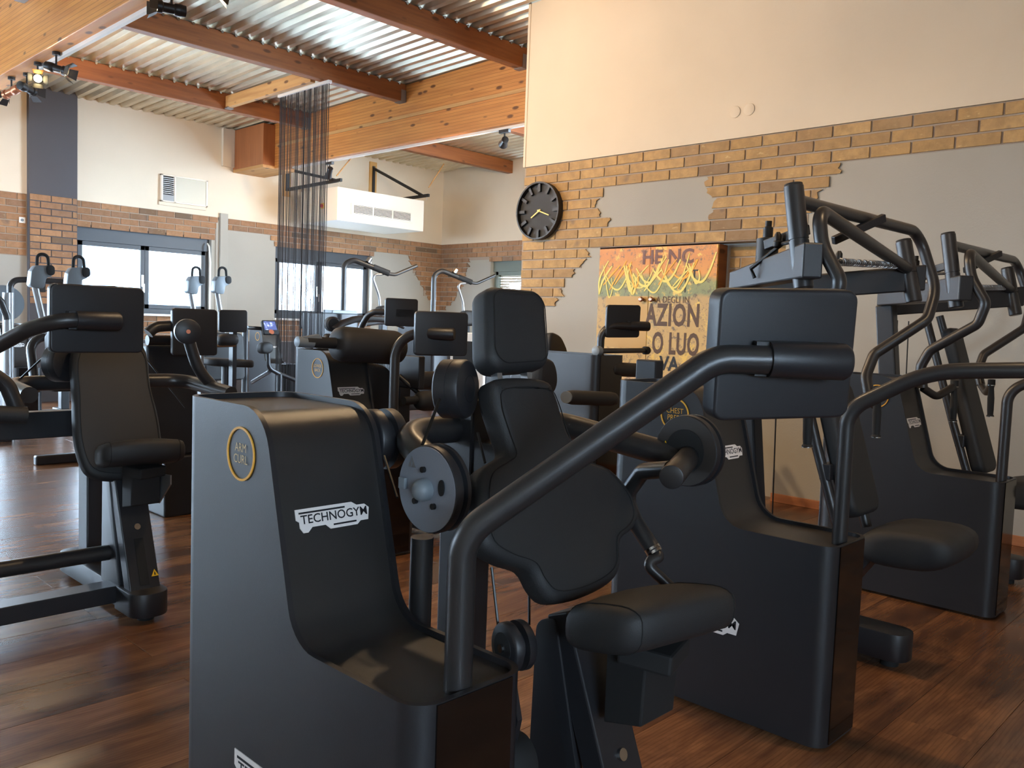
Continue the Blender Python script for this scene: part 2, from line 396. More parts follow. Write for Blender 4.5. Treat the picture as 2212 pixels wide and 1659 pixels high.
def brick_mesh(w, h, t, ax, jag=0, rnd=None):        # local: u along the wall, 0..w ; out of the wall by t ; jag +1/-1 = broken end
    n = 1 if not jag else 5
    top = []; rr = random.Random(rnd)
    out = [(0, 0), (w, 0), (w, h), (0, h)]
    if jag:
        s = [rr.uniform(-.022, .022) for _ in range(5)]; base = rr.choice((-.02, .02))
        e = [(s[i] + base * (i / 4 - .5) * 2, h * i / 4) for i in range(5)]
        out = [(0, 0)] + [(w + dx, z) for dx, z in e] + [(0, h)] if jag > 0 else [(dx, z) for dx, z in e[::-1]] + [(0, 0)][:0] + [(w, 0), (w, h)]
        if jag < 0: out = [(w, 0), (w, h)] + [(dx, z) for dx, z in e[::-1]]
    if ax == 'x': pts = [(u, 0, z) for u, z in out]; vec = (0, -t, 0)
    else: pts = [(0, u, z) for u, z in out]; vec = (-t, 0, 0)
    m = MB(); m.prism(pts, vec); return m
def bricks(parent, ax, plane, zt, rows, course, module, off, spans, mat, t=0.009, joint=0.012):
    """spans(row) -> list of (u0, u1, jag_at_u0, jag_at_u1)"""
    full = brick_mesh(module - joint, course - joint, t, ax).mesh('brick', mat, 0, 0.0025)
    for r in range(rows):
        z = zt - course * (r + 1) + joint * .5
        for (a, b, ja, jb) in spans(r):
            u = off + (module / 2 if r % 2 else 0); u += math.floor((a - u) / module) * module
            while u < b:
                p, q = max(u, a), min(u + module, b)
                if q - p > 0.035:
                    jag = 1 if (jb and q > b - 1e-4) else (-1 if (ja and p < a + 1e-4) else 0)
                    if q - p > module - 1e-3 and not jag: me = full
                    else: me = brick_mesh(q - p - joint, course - joint, t, ax, jag, (r, round(p, 3)).__hash__()).mesh('brick', mat, 0, 0.0 if jag else 0.0025)
                    o = bpy.data.objects.new('brick', me); COL.objects.link(o); o.parent = parent
                    o.location = (p + joint / 2, plane, z) if ax == 'x' else (plane, p + joint / 2, z)
                u += module

# clock wall (right): grey plaster, brick band, cream board above, niche with a cabinet
wr = MB(); ZT, CR = 2.556, 0.0812; LINT = ZT - 9 * CR; NY0, NY1 = 2.77, 4.39
wr.box(WX, WX + .25, NY1, 5.27, 0, 4.15).box(WX, WX + .25, Y0, NY0, 0, 4.15).box(WX, WX + .25, NY0, NY1, LINT, 4.15).box(WX + .13, WX + .25, NY0, NY1, 0, LINT)
wall_r = struct(wr.build('wall_right', 'greywall', smooth=0))
board = MB().box(WX - .02, WX - .0005, Y0, 5.25, ZT + .002, 4.1).box(WX - .026, WX - .0005, 5.25, 5.275, ZT + .002, 4.1).build('cream_board', 'cream', wall_r, 0)
MB().box(WX - .0035, WX - .0005, -.6, 5.27, ZT - 3 * CR, ZT).box(WX - .0035, WX - .0005, 2.62, 5.27, LINT, ZT - 7 * CR).build('mortar', 'mortar', wall_r, 0)
L4 = [4.355, 4.44, 4.40, 4.30]; R4 = [3.43, 3.40, 3.36, 3.37]; E4 = [2.41, 2.48, 2.56, 2.62]
LOW = [4.50, 4.55, 4.65, 4.73, 4.76, 4.83, 4.95]
for i in range(4):
    z1 = ZT - (3 + i) * CR
    MB().box(WX - .0035, WX - .0005, L4[i] + .03, 5.27, z1 - CR, z1).box(WX - .0035, WX - .0005, E4[i] + .03, R4[i] - .03, z1 - CR, z1).build('mortar', 'mortar', wall_r, 0)
for i in range(6):
    z1 = LINT - i * CR; MB().box(WX - .0035, WX - .0005, LOW[i] + .03, 5.27, z1 - CR, z1).build('mortar', 'mortar', wall_r, 0)
def cw_spans(r):
    if r < 3: return [(-.5, 5.27, 0, 0)]
    if r < 7: return [(L4[r - 3], 5.27, 1, 0), (E4[r - 3], R4[r - 3], 1, 1)]
    if r < 9: return [(2.66, 5.27, 0, 0)]
    return [(LOW[r - 9], 5.27, 1, 0)]
bricks(wall_r, 'y', WX - .0035, ZT, 15, CR, .2522, 4.75, cw_spans, 'brick')
bricks(wall_r, 'y', WX + .13, LINT - .02, 10, CR, .2522, 2.80, lambda r: [(2.79, 3.27, 0, 0)], 'brick')
MB().box(WX + .127, WX + .1295, 2.775, 3.28, .9, LINT - .01).build('mortar', 'mortar', wall_r, 0)
struct(MB().box(WX - .016, WX - .0005, Y0, NY0, 0, .06).box(WX - .016, WX - .0005, NY1, 5.27, 0, .06).build('baseboard_right', 'skirting', smooth=0, bev=.003))
for (y, z) in ((3.205, 2.743), (3.095, 2.745)):
    tag(MB().cyl((WX - .0205, y, z), (WX - .026, y, z), .042, 28, 0, .0015).build('cover_disc', 'cream'), 'round cream cover plate on the cream upper wall, ' + ('left' if y > 3.15 else 'right') + ' one of the pair', 'cover', 'cover plates on the upper wall')

# window wall (left): three window openings, the column, roller shutters
OPN = [(.1, 3.02, .12, 2.25), (-2.9, -.3, .95, 2.4), (3.995, 5.81, 1.14, 2.25), (6.83, 8.62, 1.14, 2.25)]
wl = MB(); xs = [X0] + sorted([v for o in OPN for v in o[:2]]) + [BX + .25]
for i in range(0, len(xs), 2): wl.box(xs[i], xs[i + 1], WY, WY + .3, 0, 4.0)
for a, b, z0, z1 in OPN: wl.box(a, b, WY, WY + .3, 0, z0).box(a, b, WY, WY + .3, z1, 4.0)
wall_l = struct(wl.build('wall_left', 'greywall', smooth=0))
WT, WC = 2.545, 0.0835
def panel(parent, ax, plane, u0, u1, z0, z1, mat, t, name):
    m = MB()
    if ax == 'x': m.box(u0, u1, plane - t, plane - .0003, z0, z1)
    else: m.box(plane - t, plane - .0003, u0, u1, z0, z1)
    return m.build(name, mat, parent, 0)
panel(wall_l, 'x', WY, X0, 3.43, WT, 3.99, 'cream', .006, 'cream_plaster'); panel(wall_l, 'x', WY, 3.98, BX, WT, 3.99, 'cream', .006, 'cream_plaster')
for a, b in ((-3.2, -2.9), (-.3, .1), (3.02, 3.43), (5.81, 6.83), (8.62, BX)): panel(wall_l, 'x', WY, a, b, 0, .78, 'darkwall', .004, 'dark_dado')
for a, b in ((-2.9, -.3), (3.98, 5.81), (6.83, 8.62)): panel(wall_l, 'x', WY, a, b, 0, .78, 'darkwall', .004, 'dark_dado')
colm = struct(MB().box(3.43, 3.98, WY - .09, WY - .0005, 0, 3.95).build('trim_1', 'darkwall', smooth=0))
def lw_spans(r):
    if r < 2: return [(3.03, 3.42, 0, 0), (3.985, 5.90, 0, 0), (6.05, BX, 0, 0)]
    if r < 3: return [(3.03, 3.42, 0, 0), (3.985, 5.86, 0, 0), (6.70, BX, 0, 0)]
    if r < 4: return [(3.03, 3.42, 0, 0), (3.985, 5.86, 0, 0), (6.80, 8.66, 0, 0), (9.40, BX, 1, 0)]
    v = [9.42, 9.50, 9.55, 9.60, 9.66, 9.72, 9.80, 9.84, 9.90, 9.98]
    o = [(3.03, 3.42, 0, 0)] if r < 9 else []
    if r - 4 < len(v): o.append((v[r - 4], BX, 1, 0))
    return o
bricks(wall_l, 'x', WY - .006, WT, 14, WC, .244, 4.05, lw_spans, 'brick_far')
bricks(wall_l, 'x', WY - .006, 1.12, 4, WC, .244, 4.05, lambda r: [(3.99, 5.81, 0, 0), (6.83, 8.62, 0, 0)], 'brick_far')
bricks(colm, 'x', WY - .0905, 2.55, 16, WC, .244, 3.43, lambda r: [(3.43, 3.98, 0, 0)], 'brick_far')
for (a, b, z0, z1) in ((3.03, 3.43, 1.79, WT), (3.98, 5.87, 2.25, WT), (6.05, BX, 2.378, WT), (6.8, 8.66, 2.25, 2.378), (9.5, BX, 2.0, 2.378), (9.75, BX, 1.62, 2.0)):
    panel(wall_l, 'x', WY, a, b, z0, z1, 'mortar', .0055, 'mortar')
struct(MB().box(5.92, 6.035, WY - .05, WY - .001, .0, 2.605).build('trim_2', 'greywall', smooth=0, bev=.003))
struct(MB().box(5.868, 5.925, WY - .012, WY - .001, .78, 2.50).build('trim_3', 'greywall', smooth=0))

# end wall (back)
wb_ = MB(); NB = (9.0, 10.33, 1.14, 2.25)
wb_.box(BX, BX + .3, 4.9, NB[0], 0, 4.1).box(BX, BX + .3, NB[1], WY + .3, 0, 4.1).box(BX, BX + .3, NB[0], NB[1], 0, NB[2]).box(BX, BX + .3, NB[0], NB[1], NB[3], 4.1)
wall_b = struct(wb_.build('wall_back', 'greywall', smooth=0))
panel(wall_b, 'y', BX, 4.9, WY, WT, 4.05, 'cream', .006, 'cream_plaster')
panel(wall_b, 'y', BX, 8.8, WY, 2.25, WT, 'mortar', .0055, 'mortar')
def bw_spans(r):
    if r < 3: return [(8.9, WY - .015, 0, 0)]
    if r < 4: return [(8.9, 10.36, 0, 0), (10.85, WY - .015, 1, 0)]
    v = [10.86, 10.9, 10.93, 10.97, 11.0, 11.06, 11.12, 11.17, 11.28, 11.42]
    return [(v[r - 4], WY - .015, 1, 0)] if r - 4 < len(v) else []
bricks(wall_b, 'y', BX - .006, WT, 14, WC, .244, 8.95, bw_spans, 'brick_far')
panel(wall_b, 'y', BX, 11.02, WY, 1.75, 2.25, 'mortar', .0055, 'mortar')
panel(wall_b, 'y', BX, 4.9, WY, 0, .78, 'darkwall', .004, 'dark_dado')
# sides behind the camera
FO = (-2.4, -.2, 1.14, 2.4)
struct(MB().box(X0, FO[0], Y0 - .2, Y0, 0, 4.2).box(FO[1], BX + .3, Y0 - .2, Y0, 0, 4.2).box(FO[0], FO[1], Y0 - .2, Y0, 0, FO[2]).box(FO[0], FO[1], Y0 - .2, Y0, FO[3], 4.2).build('wall_front', 'cream', smooth=0))
LOPN = [(6.6, 8.4, 1.14, 2.5), (8.8, 11.2, .95, 2.6)]
wf = MB(); ys = [Y0] + [v for o in LOPN for v in o[:2]] + [WY + .3]
for i in range(0, len(ys), 2): wf.box(X0 - .2, X0, ys[i], ys[i + 1], 0, 4.2)
for a, b, z0, z1 in LOPN: wf.box(X0 - .2, X0, a, b, 0, z0).box(X0 - .2, X0, a, b, z1, 4.2)
struct(wf.build('wall_far_left', 'cream', smooth=0))

# ceiling: trapezoid sheet, ribs along Y
cm = MB(); pit = .1435; x = X0; prof = []
while x < BX + .3:
    prof += [(x, 0), (x + .055, 0), (x + .078, .042), (x + .120, .042)]; x += pit
vs = []
for (px, dz) in prof: vs += [(px, Y0 - .2, ROOF(Y0 - .2) + dz), (px, WY + .3, ROOF(WY + .3) + dz)]
cm.add(vs, [(2 * i, 2 * i + 1, 2 * i + 3, 2 * i + 2) for i in range(len(prof) - 1)])
ceil = struct(cm.build('ceiling', 'deck', smooth=0, recalc=False))
struct(MB().box(X0 - .2, BX + .4, Y0 - .2, WY + .4, 4.3, 4.36).build('ceiling_slab', 'steel', smooth=0)) if False else None

# windows
def window(name, ax, u0, u1, z0, z1, plane, mat, label_sill=True, shade=0.0, mull=None):
    t = .10; f = lambda m, a, b, c, d, y0, y1: (m.box(a, b, y0, y1, c, d) if ax == 'x' else m.box(y0, y1, a, b, c, d))
    root = struct(f(f(f(f(MB(), u0, u1, z0, z0 + .07, plane, plane + .07), u0, u1, z1 - .20, z1, plane - .03, plane + .07), u0, u0 + .05, z0, z1, plane, plane + .07), u1 - .05, u1, z0, z1, plane, plane + .07).build(name, mat, smooth=0, bev=.002))
    mid = mull if mull is not None else (u0 + u1) / 2
    for a, b in ((u0 + .05, mid), (mid, u1 - .05)):
        fr = MB(); w_ = .058
        f(f(f(f(fr, a, b, z0 + .07, z0 + .07 + w_, plane - .015, plane + .05), a, b, z1 - .20 - w_, z1 - .20, plane - .015, plane + .05), a, a + w_, z0 + .07, z1 - .2, plane - .015, plane + .05), b - w_, b, z0 + .07, z1 - .2, plane - .015, plane + .05)
        c_ = fr.build('casement', mat, root, 0, .003)
        f(MB(), a + w_, b - w_, z0 + .07 + w_, z1 - .2 - w_, plane + .015, plane + .027).build('glass_pane', 'glass', c_, 0)
        if b < u1 - .06:
            hb = MB(); f(hb, b - .045, b - .015, 1.50, 1.66, plane - .03, plane - .015); f(hb, b - .04, b - .02, 1.50, 1.53, plane - .06, plane - .03); f(hb, b - .042, b - .018, 1.42, 1.54, plane - .072, plane - .058)
            hb.build('window_handle', 'white_plastic', c_, 0, .003)
    sl = MB(); f(sl, u0 - .02, u1 + .02, z0 - .03, z0, plane - .16, plane + .02); sl.build('window_sill', 'white_plastic', root, 0, .004)
    return root
w1 = window('window_1', 'x', *OPN[2], WY + .10, 'frame'); w2 = window('window_2', 'x', *OPN[3], WY + .10, 'frame', mull=7.66)
w4 = window('window_4', 'x', *OPN[0], WY + .10, 'frame'); w7 = window('window_7', 'x', *OPN[1], WY + .10, 'frame'); w3 = window('window_3', 'y', *NB, BX + .10, 'frame_green', mull=9.1)
for i_, o_ in enumerate(LOPN): window('window_%d' % (5 + i_), 'y', *o_, X0 - .12, 'frame')
window('window_8', 'x', *FO, Y0 - .12, 'frame')  # unseen window, added for blue fill on the camera-facing sides
sh = MB()
for i in range(12): sh.box(BX + .16, BX + .172, 9.02, 10.3, 2.05 - i * .045, 2.05 - i * .045 + .038)
sh.build('roller_slats', 'white_box', w3, 0)
for xw, wn_ in ((5.76, w1), (8.58, w2)):
    MB().tube(fillet([(xw, WY + .02, 2.16), (xw, WY - .03, 2.12), (xw + .02, WY - .035, 1.9), (xw + .02, WY - .035, 1.2)], .03), .011, 8).build('crank_rod', 'white_plastic', wn_)
for a, b, z0, z1 in OPN + [None]:
    break
def portal(c, sx, sz, rot, e=0, name='portal'):
    l = bpy.data.lights.new(name, 'AREA'); l.shape = 'RECTANGLE'; l.size = sx; l.size_y = sz; l.energy = 1.0
    l.cycles.is_portal = True
    o = bpy.data.objects.new(name, l); COL.objects.link(o); o.location = c; o.rotation_euler = rot
for a, b, z0, z1 in OPN: portal(((a + b) / 2, WY + .31, (z0 + z1) / 2), b - a, z1 - z0, (-PI / 2, 0, 0))
for a, b, z0, z1 in LOPN: portal((X0 - .21, (a + b) / 2, (z0 + z1) / 2), z1 - z0, b - a, (0, -PI / 2, 0))
portal(((FO[0] + FO[1]) / 2, Y0 - .21, 1.77), FO[1] - FO[0], FO[3] - FO[2], (PI / 2, 0, 0))
portal((BX + .31, (NB[0] + NB[1]) / 2, 1.7), 1.1, NB[1] - NB[0], (0, PI / 2, 0))

# outside: ground, pale house
struct(MB().box(-40, 60, WY + .6, 70, -.4, -.3).build('ground', 'facade', smooth=0))
hs = thing('house', (14, 30, -.3), 'pale house with blue-grey roof seen through the right window', 'house')
MB().box(12.5, 30, 30, 38, -.3, 7.0).build('wall', 'facade', hs, 0)
MB().prism([(8, 27.5, 2.8), (8, 29.8, 2.8), (8, 29.8, 4.6), (8, 28.6, 5.2)], (9.5, 0, -6.0)).build('roof', 'tile_roof', hs, 0)
for i in range(3):
    f_ = MB().box(19 + i * 1.1, 19.8 + i * 1.1, 29.93, 29.99, 4.3, 5.5).build('window', 'tile_roof', hs, 0)

# ---------------------------------------------------------------- roof timbers, each one a thing
PUR = [9.88, 7.90, 5.99, 4.02, 2.04, .06, -1.92]
def beam_thing(name, x0, x1, label, parts=None):
    m = MB(); n = 8
    y0, y1 = Y0, WY - .02
    vs = [(x0, y0, 3.21), (x1, y0, 3.21), (x1, y1, 3.21), (x0, y1, 3.21), (x0, y0, ROOF(y0) - .005), (x1, y0, ROOF(y0) - .005), (x1, y1, ROOF(y1) - .005), (x0, y1, ROOF(y1) - .005)]
    m.add(vs, [(0, 3, 2, 1), (4, 5, 6, 7), (0, 1, 5, 4), (1, 2, 6, 5), (2, 3, 7, 6), (3, 0, 4, 7)])
    root = thing(name, (x0, y0, 3.21), label, 'beam', 'glulam roof beams'); m.build('timber', 'glulam', root, 0, .006); return root
bR = beam_thing('roof_beam', 6.30, 6.46, 'honey-coloured knotty glulam beam passing behind the cream wall above the clock')
MB().box(6.285, 6.30, Y0, WY - .9, 3.50, 3.535).build('batten', 'batten', bR, 0)
MB().box(6.36, 6.40, Y0, WY - 1.2, 3.185, 3.21).build('conduit', 'white_plastic', bR, 0)
bL = beam_thing('roof_beam', 2.36, 2.53, 'large knotty glulam beam across the top left corner above the spotlights')
MB().box(2.475, 2.505, Y0, 8.1, 3.18, 3.21).build('conduit', 'white_plastic', bL, 0)
bx = thing('beam_casing', (6.12, 10.75, 3.25), 'brown wooden casing box around the beam end at the window wall', 'casing')
MB().box(6.12, 6.30, 10.76, WY - .006, 3.245, 3.80).build('side_panel', 'panelwood', bx, 0, .003)
MB().box(6.46, 6.62, 10.76, WY - .006, 3.245, 3.80).build('side_panel', 'panelwood', bx, 0, .003)
MB().box(6.12, 6.62, 10.76, WY - .006, 3.205, 3.245).build('bottom_panel', 'batten', bx, 0, .003)
MB().box(5.94, 6.115, WY - .06, WY - .007, 3.27, 3.80).build('plaster_cheek', 'cream', bx, 0)
clip_me = MB().cyl((0, -.001, 0), (0, -.016, 0), .014, 8).mesh('fixing_clip', 'chrome')
for i, y in enumerate(PUR):
    zt = ROOF(y) - .004
    for (xa, xb, seg) in ((X0, 2.355, 'L'), (2.535, 6.295, 'M'), (6.465, BX - .01 if y > 5.3 else BX - .01, 'R')):
        if seg == 'R' and y < 5.3: continue
        where = ['first', 'second', 'third', 'fourth', 'fifth', 'sixth', 'seventh'][i]
        side = {'L': 'left of the big corner beam', 'M': 'between the two big beams', 'R': 'beyond the right-hand beam'}[seg]
        p = thing('purlin', (xa, y, zt - .2), 'brown timber purlin %s, %s from the window wall' % (side, where), 'purlin', 'purlins under the steel roof sheets')
        MB().box(xa, xb, y, y + .11, zt - .2, zt).build('timber', 'purlin', p, 0, .006)
        for xe, sgn in ((xa, 1), (xb, -1)):
            if (seg == 'L' and sgn > 0) or (seg == 'R' and sgn < 0): continue
            MB().box(min(xe, xe + sgn * .075), max(xe, xe + sgn * .075), y - .004, y + .114, zt - .206, zt - .2).box(min(xe, xe + sgn * .07), max(xe, xe + sgn * .07), y - .005, y, zt - .206, zt - .07).build('joist_hanger', 'steel', p, 0)
        if seg == 'M' and i < 4:
            xx = 2.60
            while xx < 6.27:
                o_ = bpy.data.objects.new('fixing_clip', clip_me); COL.objects.link(o_); o_.parent = p; o_.location = V((xx, y, zt - .012)) - p.location; xx += pit
ng = thing('nogging', (5.10, 8.02, 3.69), 'short light pine cross piece between two purlins beside the string curtain', 'timber')
MB().box(5.10, 5.16, 8.018, 9.868, 3.66, 3.80).build('timber', 'batten', ng, 0, .004); MB().box(5.09, 5.17, 9.80, 9.868, 3.645, 3.66).build('joist_hanger', 'steel', ng, 0)

# string curtain
cu = thing('string_curtain', (5.2, 8.3, 3.67), 'sheer black string curtain hanging from a white rail under the roof', 'curtain')
MB().box(5.18, 5.225, 7.80, 8.81, 3.635, 3.665).build('rail', 'white_plastic', cu, 0, .003)
st = MB(); rr = random.Random(3); yy = 7.815
while yy < 8.80:
    st.tube([(5.203, yy, 3.64), (5.203, yy, .12)], rr.choice((.0024, .0028, .0032, .0050)), 4, caps=False); yy += rr.choice((.010, .014, .018, .024))
so = st.build('strings', 'string', cu); so['kind'] = 'stuff'

# ---------------------------------------------------------------- lamps on the beams
def barn_spot(name, base, aim, label, group, lit, amber, energy=0, hot=True):
    base = V(base); d = (V(aim) - base).normalized(); c0 = base + V((0, 0, -.11)); t = thing(name, base, label, 'spotlight', group); q_ = .70
    MB().tube([base + V((0, 0, .02)), base + V((0, 0, -.05)), c0], .008, 8).cyl(base + V((0, 0, -.005)), base + V((0, 0, .018)), .03, 16).build('bracket', 'spotblack', t)
    MB().lathe(c0 - d * .13 * q_, d, [(a_ * q_, b_ * q_) for a_, b_ in [(0, .012), (.008, .05), (.06, .055), (.10, .052), (.11, .044), (.20, .044), (.21, .056), (.25, .056), (.25, .048), (.235, .046)]], 20).build('housing', 'copper' if amber == 2 else 'spotblack', t)
    side = d.cross(V((0, 0, 1))).normalized(); up = side.cross(d)
    for k_, (a, b) in enumerate(((side, up), (-side, up), (up, side), (-up, side))):
        p = c0 + d * .12 * q_ + a * .055 * q_; q = p + d * .075 * q_ + a * .05 * q_
        MB().prism([p - b * .045 * q_, p + b * .045 * q_, q + b * .06 * q_, q - b * .06 * q_], a.cross(b) * 0 + d.cross(b).normalized() * .002).build('barn_door', 'amber' if (amber == 1 and k_ == 2) else 'spotblack', t, 0)
    MB().cyl(c0 + d * .108 * q_, c0 + d * .114 * q_, .044 * q_, 20).build('lens', 'lampglow' if lit else 'chrome', t)
    if energy:
        l = bpy.data.lights.new(name + '_light', 'SPOT'); l.energy = energy; l.color = (1.0, .69, .39); l.spot_size = math.radians(120); l.spot_blend = .6; l.shadow_soft_size = .05
        o = bpy.data.objects.new('lamp_light', l); COL.objects.link(o); o.location = c0 + d * .26; o.rotation_euler = d.to_track_quat('-Z', 'Y').to_euler()
    return t
G = 'theatre spotlights on the left beam'
bz = 3.19
barn_spot('barn_door_spotlight', (2.44, 7.96, bz), (0.4, 1.2, 1.3), 'lit spotlight with an amber flap, facing the camera at left', G, True, 1, 30)
barn_spot('barn_door_spotlight', (2.44, 7.52, bz), (5.4, 4.6, 2.2), 'black spotlight with glinting flaps pointing right along the beam', G, True, 0, 210)
barn_spot('barn_door_spotlight', (2.44, 8.24, bz - .04), (6.6, 11.3, 2.9), 'spotlight hanging lowest, aimed down in the left cluster', G, True, 0, 120)
barn_spot('barn_door_spotlight', (2.44, 8.66, bz), (1.4, 11.0, 2.4), 'leftmost copper spotlight of the cluster, aimed left', G, True, 2, 60)
barn_spot('barn_door_spotlight', (2.44, 5.44, bz), (0.2, 6.1, 3.2), 'copper spotlight with an amber flap at the top edge', G, True, 1, 40)
barn_spot('barn_door_spotlight', (2.44, 4.98, bz + .03), (5.0, 3.6, 2.6), 'black spotlight right of the copper one at the top edge', G, True, 0, 250)
for yb, am, e_ in ((2.9, (4.6, 1.2, .2), 70), (2.4, (.4, 3.4, .2), 80), (.4, (3.6, .4, .2), 50)):  # extra beam lamps out of view, added to warm the floor and machines
    barn_spot('barn_door_spotlight', (2.44, yb, bz), am, 'added unseen spotlight on the left beam %s' % {2.9: 'above the nearest machine', 2.4: 'second from the nearest end', .4: 'behind the camera'}[yb], 'added spotlights over the front row', True, 0, e_)
def track_spot(base, aim, label, energy):
    base = V(base); d = (V(aim) - base).normalized(); t = thing('track_spotlight', base, label, 'spotlight', 'small track spotlights under the right beam')
    MB().box(base.x - .02, base.x + .02, base.y - .07, base.y + .07, base.z - .035, base.z).build('adapter', 'spotblack', t, 0, .003)
    c0 = base + V((0, 0, -.12)); MB().tube([base + V((0, 0, -.03)), c0], .009, 8).build('stem', 'spotblack', t)
    MB().lathe(c0 - d * .06, d, [(0, .02), (.004, .036), (.09, .038), (.15, .05), (.15, .044), (.135, .042)], 20).build('housing', 'spotblack', t)
    MB().cyl(c0 + d * .078, c0 + d * .083, .041, 20).build('lens', 'lampglow', t)
    l = bpy.data.lights.new('track', 'SPOT'); l.energy = energy; l.color = (1.0, .74, .46); l.spot_size = math.radians(130); l.spot_blend = .7; l.shadow_soft_size = .04
    o = bpy.data.objects.new('lamp_light', l); COL.objects.link(o); o.location = c0 + d * .12; o.rotation_euler = d.to_track_quat('-Z', 'Y').to_euler()
track_spot((6.38, 9.54, 3.185), (6.9, 11.0, 1.9), 'small black track spotlight beside the string curtain', 30)
track_spot((6.38, 6.36, 3.185), (8.8, 9.6, 2.6), 'small black track spotlight next to the cream wall edge', 230)

# ---------------------------------------------------------------- wall-hung things
# clock
ck = thing('wall_clock', (WX - .02, 5.04, 2.16), 'large round charcoal clock with black bars and gold hands on the brick wall', 'clock')
cc = V((WX - .0185, 5.045, 2.161)); R_ = .248
def ring(m, c, ax, r0, r1, d0, d1, n=48, mi=0):
    c = V(c); ax = V(ax); pr = [(d0, r0), (d0, r1), (d1, r1), (d1, r0), (d0, r0)]
    ref = V((0, 0, 1)) if abs(ax.z) < .9 else V((1, 0, 0)); u = ax.cross(ref).normalized(); w = ax.cross(u); vs = []
    for d, r in pr[:-1]:
        for j in range(n): a = 2 * PI * j / n; vs.append(c + ax * d + (u * math.cos(a) + w * math.sin(a)) * r)
    fs = [(i * n + j, i * n + (j + 1) % n, ((i + 1) % 4) * n + (j + 1) % n, ((i + 1) % 4) * n + j) for i in range(4) for j in range(n)]
    return m.add(vs, fs, mi)
ring(MB(), cc, (-1, 0, 0), R_ - .014, R_, 0, .055).build('rim', 'black', ck)
MB().cyl(cc, cc + V((-.012, 0, 0)), R_ - .012, 48).build('face', 'clock_face', ck)
for i in range(12):
    a = 2 * PI * i / 12; d = V((0, -math.sin(a), math.cos(a))); p = cc + V((-.026, 0, 0))
    MB().beam(p + d * (R_ - .085), p + d * (R_ - .012), .026, .022, (1, 0, 0)).build('hour_mark', 'black', ck, 0)
for ang, L_, w_ in ((-2.13, .105, .010), (1.92, .125, .009)):
    d = V((0, -math.sin(ang), math.cos(ang))); p = cc + V((-.03, 0, 0)); MB().beam(p - d * .02, p + d * L_, .003, w_, (0, d.z, -d.y)).build('clock_hand', 'hand', ck, 0)
MB().cyl(cc + V((-.01, 0, 0)), cc + V((-.034, 0, 0)), .011, 16).build('hub', 'hand', ck)

# cabinet in the niche
cb = thing('cabinet', (WX, 3.84, 0), 'tall two-door cabinet with an orange and green torn-poster print in the brick wall', 'cabinet')
CY0, CY1, CM, CZ = 3.292, 4.386, 3.886, 1.815
MB().box(WX + .012, WX + .125, CY0, CY1, .0, CZ).build('body', 'purlin', cb, 0)  # darker brown timber puts the shadow on the cabinet side into its colour
cd = []
for a, b, kn in ((CY0, CM - .0015, CM - .045), (CM + .0015, CY1, CM + .05)):
    d_ = MB().box(WX - .008, WX + .0115, a, b, .08, CZ - .004).build('door', 'poster', cb, 0, .0015); cd.append(d_)
    MB().lathe((WX - .008, kn, 1.405), (-1, 0, 0), [(0, .014), (.006, .009), (.016, .009), (.022, .019), (.034, .021), (.042, .014), (.044, .002)], 16).build('knob', 'knob', d_)
U, Vv = V((0, -1, 0)), V((0, 0, 1)); PXF = WX - .0085
def flat(m, y0, y1, z0, z1, mi, e=.0004): m.add([(PXF - e, y0, z0), (PXF - e, y1, z0), (PXF - e, y1, z1), (PXF - e, y0, z1)], [(0, 1, 2, 3)], mi)
def lettering(body, px, py, size, mat, xs, e=.0012, sp=1.0, bd=.028):
    c_ = PX(px, py, PXF); MB().text(body, (PXF, c_.y, c_.z), U, Vv, size, e, 0, xs=xs, spacing=sp, bold=bd).build('lettering', mat, cb, 0, recalc=False)
lettering('A DEGLI IN', 1453, 648, .070, 'poster_ink', .86, bd=.006); lettering('AZION', 1452, 683, .235, 'poster_ink', .62, sp=1.08); lettering('O LUO', 1458, 745, .23, 'poster_ink', .56, sp=1.08)
lettering('VA', 1445, 787, .15, 'ink', .9); lettering('HE NC', 1442, 556, .15, 'poster_purple', 1.05, .0014)
MB().box(PXF - .0016, PXF - .0008, 3.55, 3.560, 1.46, 1.62).box(PXF - .0016, PXF - .0008, 3.45, 3.560, 1.62, 1.63).box(PXF - .0016, PXF - .0008, 3.475, 3.487, 1.53, 1.62).build('black_mark', 'ink', cb, 0)
q_ = MB(); flat(q_, CM + .004, 4.30, 1.02, 1.43, 0); q_.build('tan_patch', 'poster_tan', cb, 0, recalc=False)
def stroke(m, pts, w, mi, e=.0022):
    pts = smooth_open([V((PXF - e, y, z)) for y, z in pts]); L = len(pts); vs = []
    for i in range(L):
        t = (pts[min(i + 1, L - 1)] - pts[max(i - 1, 0)]).normalized(); n = V((0, -t.z, t.y)); w_ = w * (.55 + .45 * math.sin(PI * (i + .5) / L))
        vs += [pts[i] + n * w_ / 2, pts[i] - n * w_ / 2]
    m.add(vs, [(2 * i, 2 * i + 1, 2 * i + 3, 2 * i + 2) for i in range(L - 1)], mi)
def smooth_open(p, n=5):
    out = []
    for i in range(len(p) - 1):
        p0 = p[max(i - 1, 0)]; p1 = p[i]; p2 = p[i + 1]; p3 = p[min(i + 2, len(p) - 1)]
        for j in range(n):
            t = j / n; out.append(0.5 * (2 * p1 + (p2 - p0) * t + (2 * p0 - 5 * p1 + 4 * p2 - p3) * t * t + (3 * p1 - p0 - 3 * p2 + p3) * t ** 3))
    return out + [p[-1]]
sk = MB(); rr = random.Random(11)
yc = 4.36
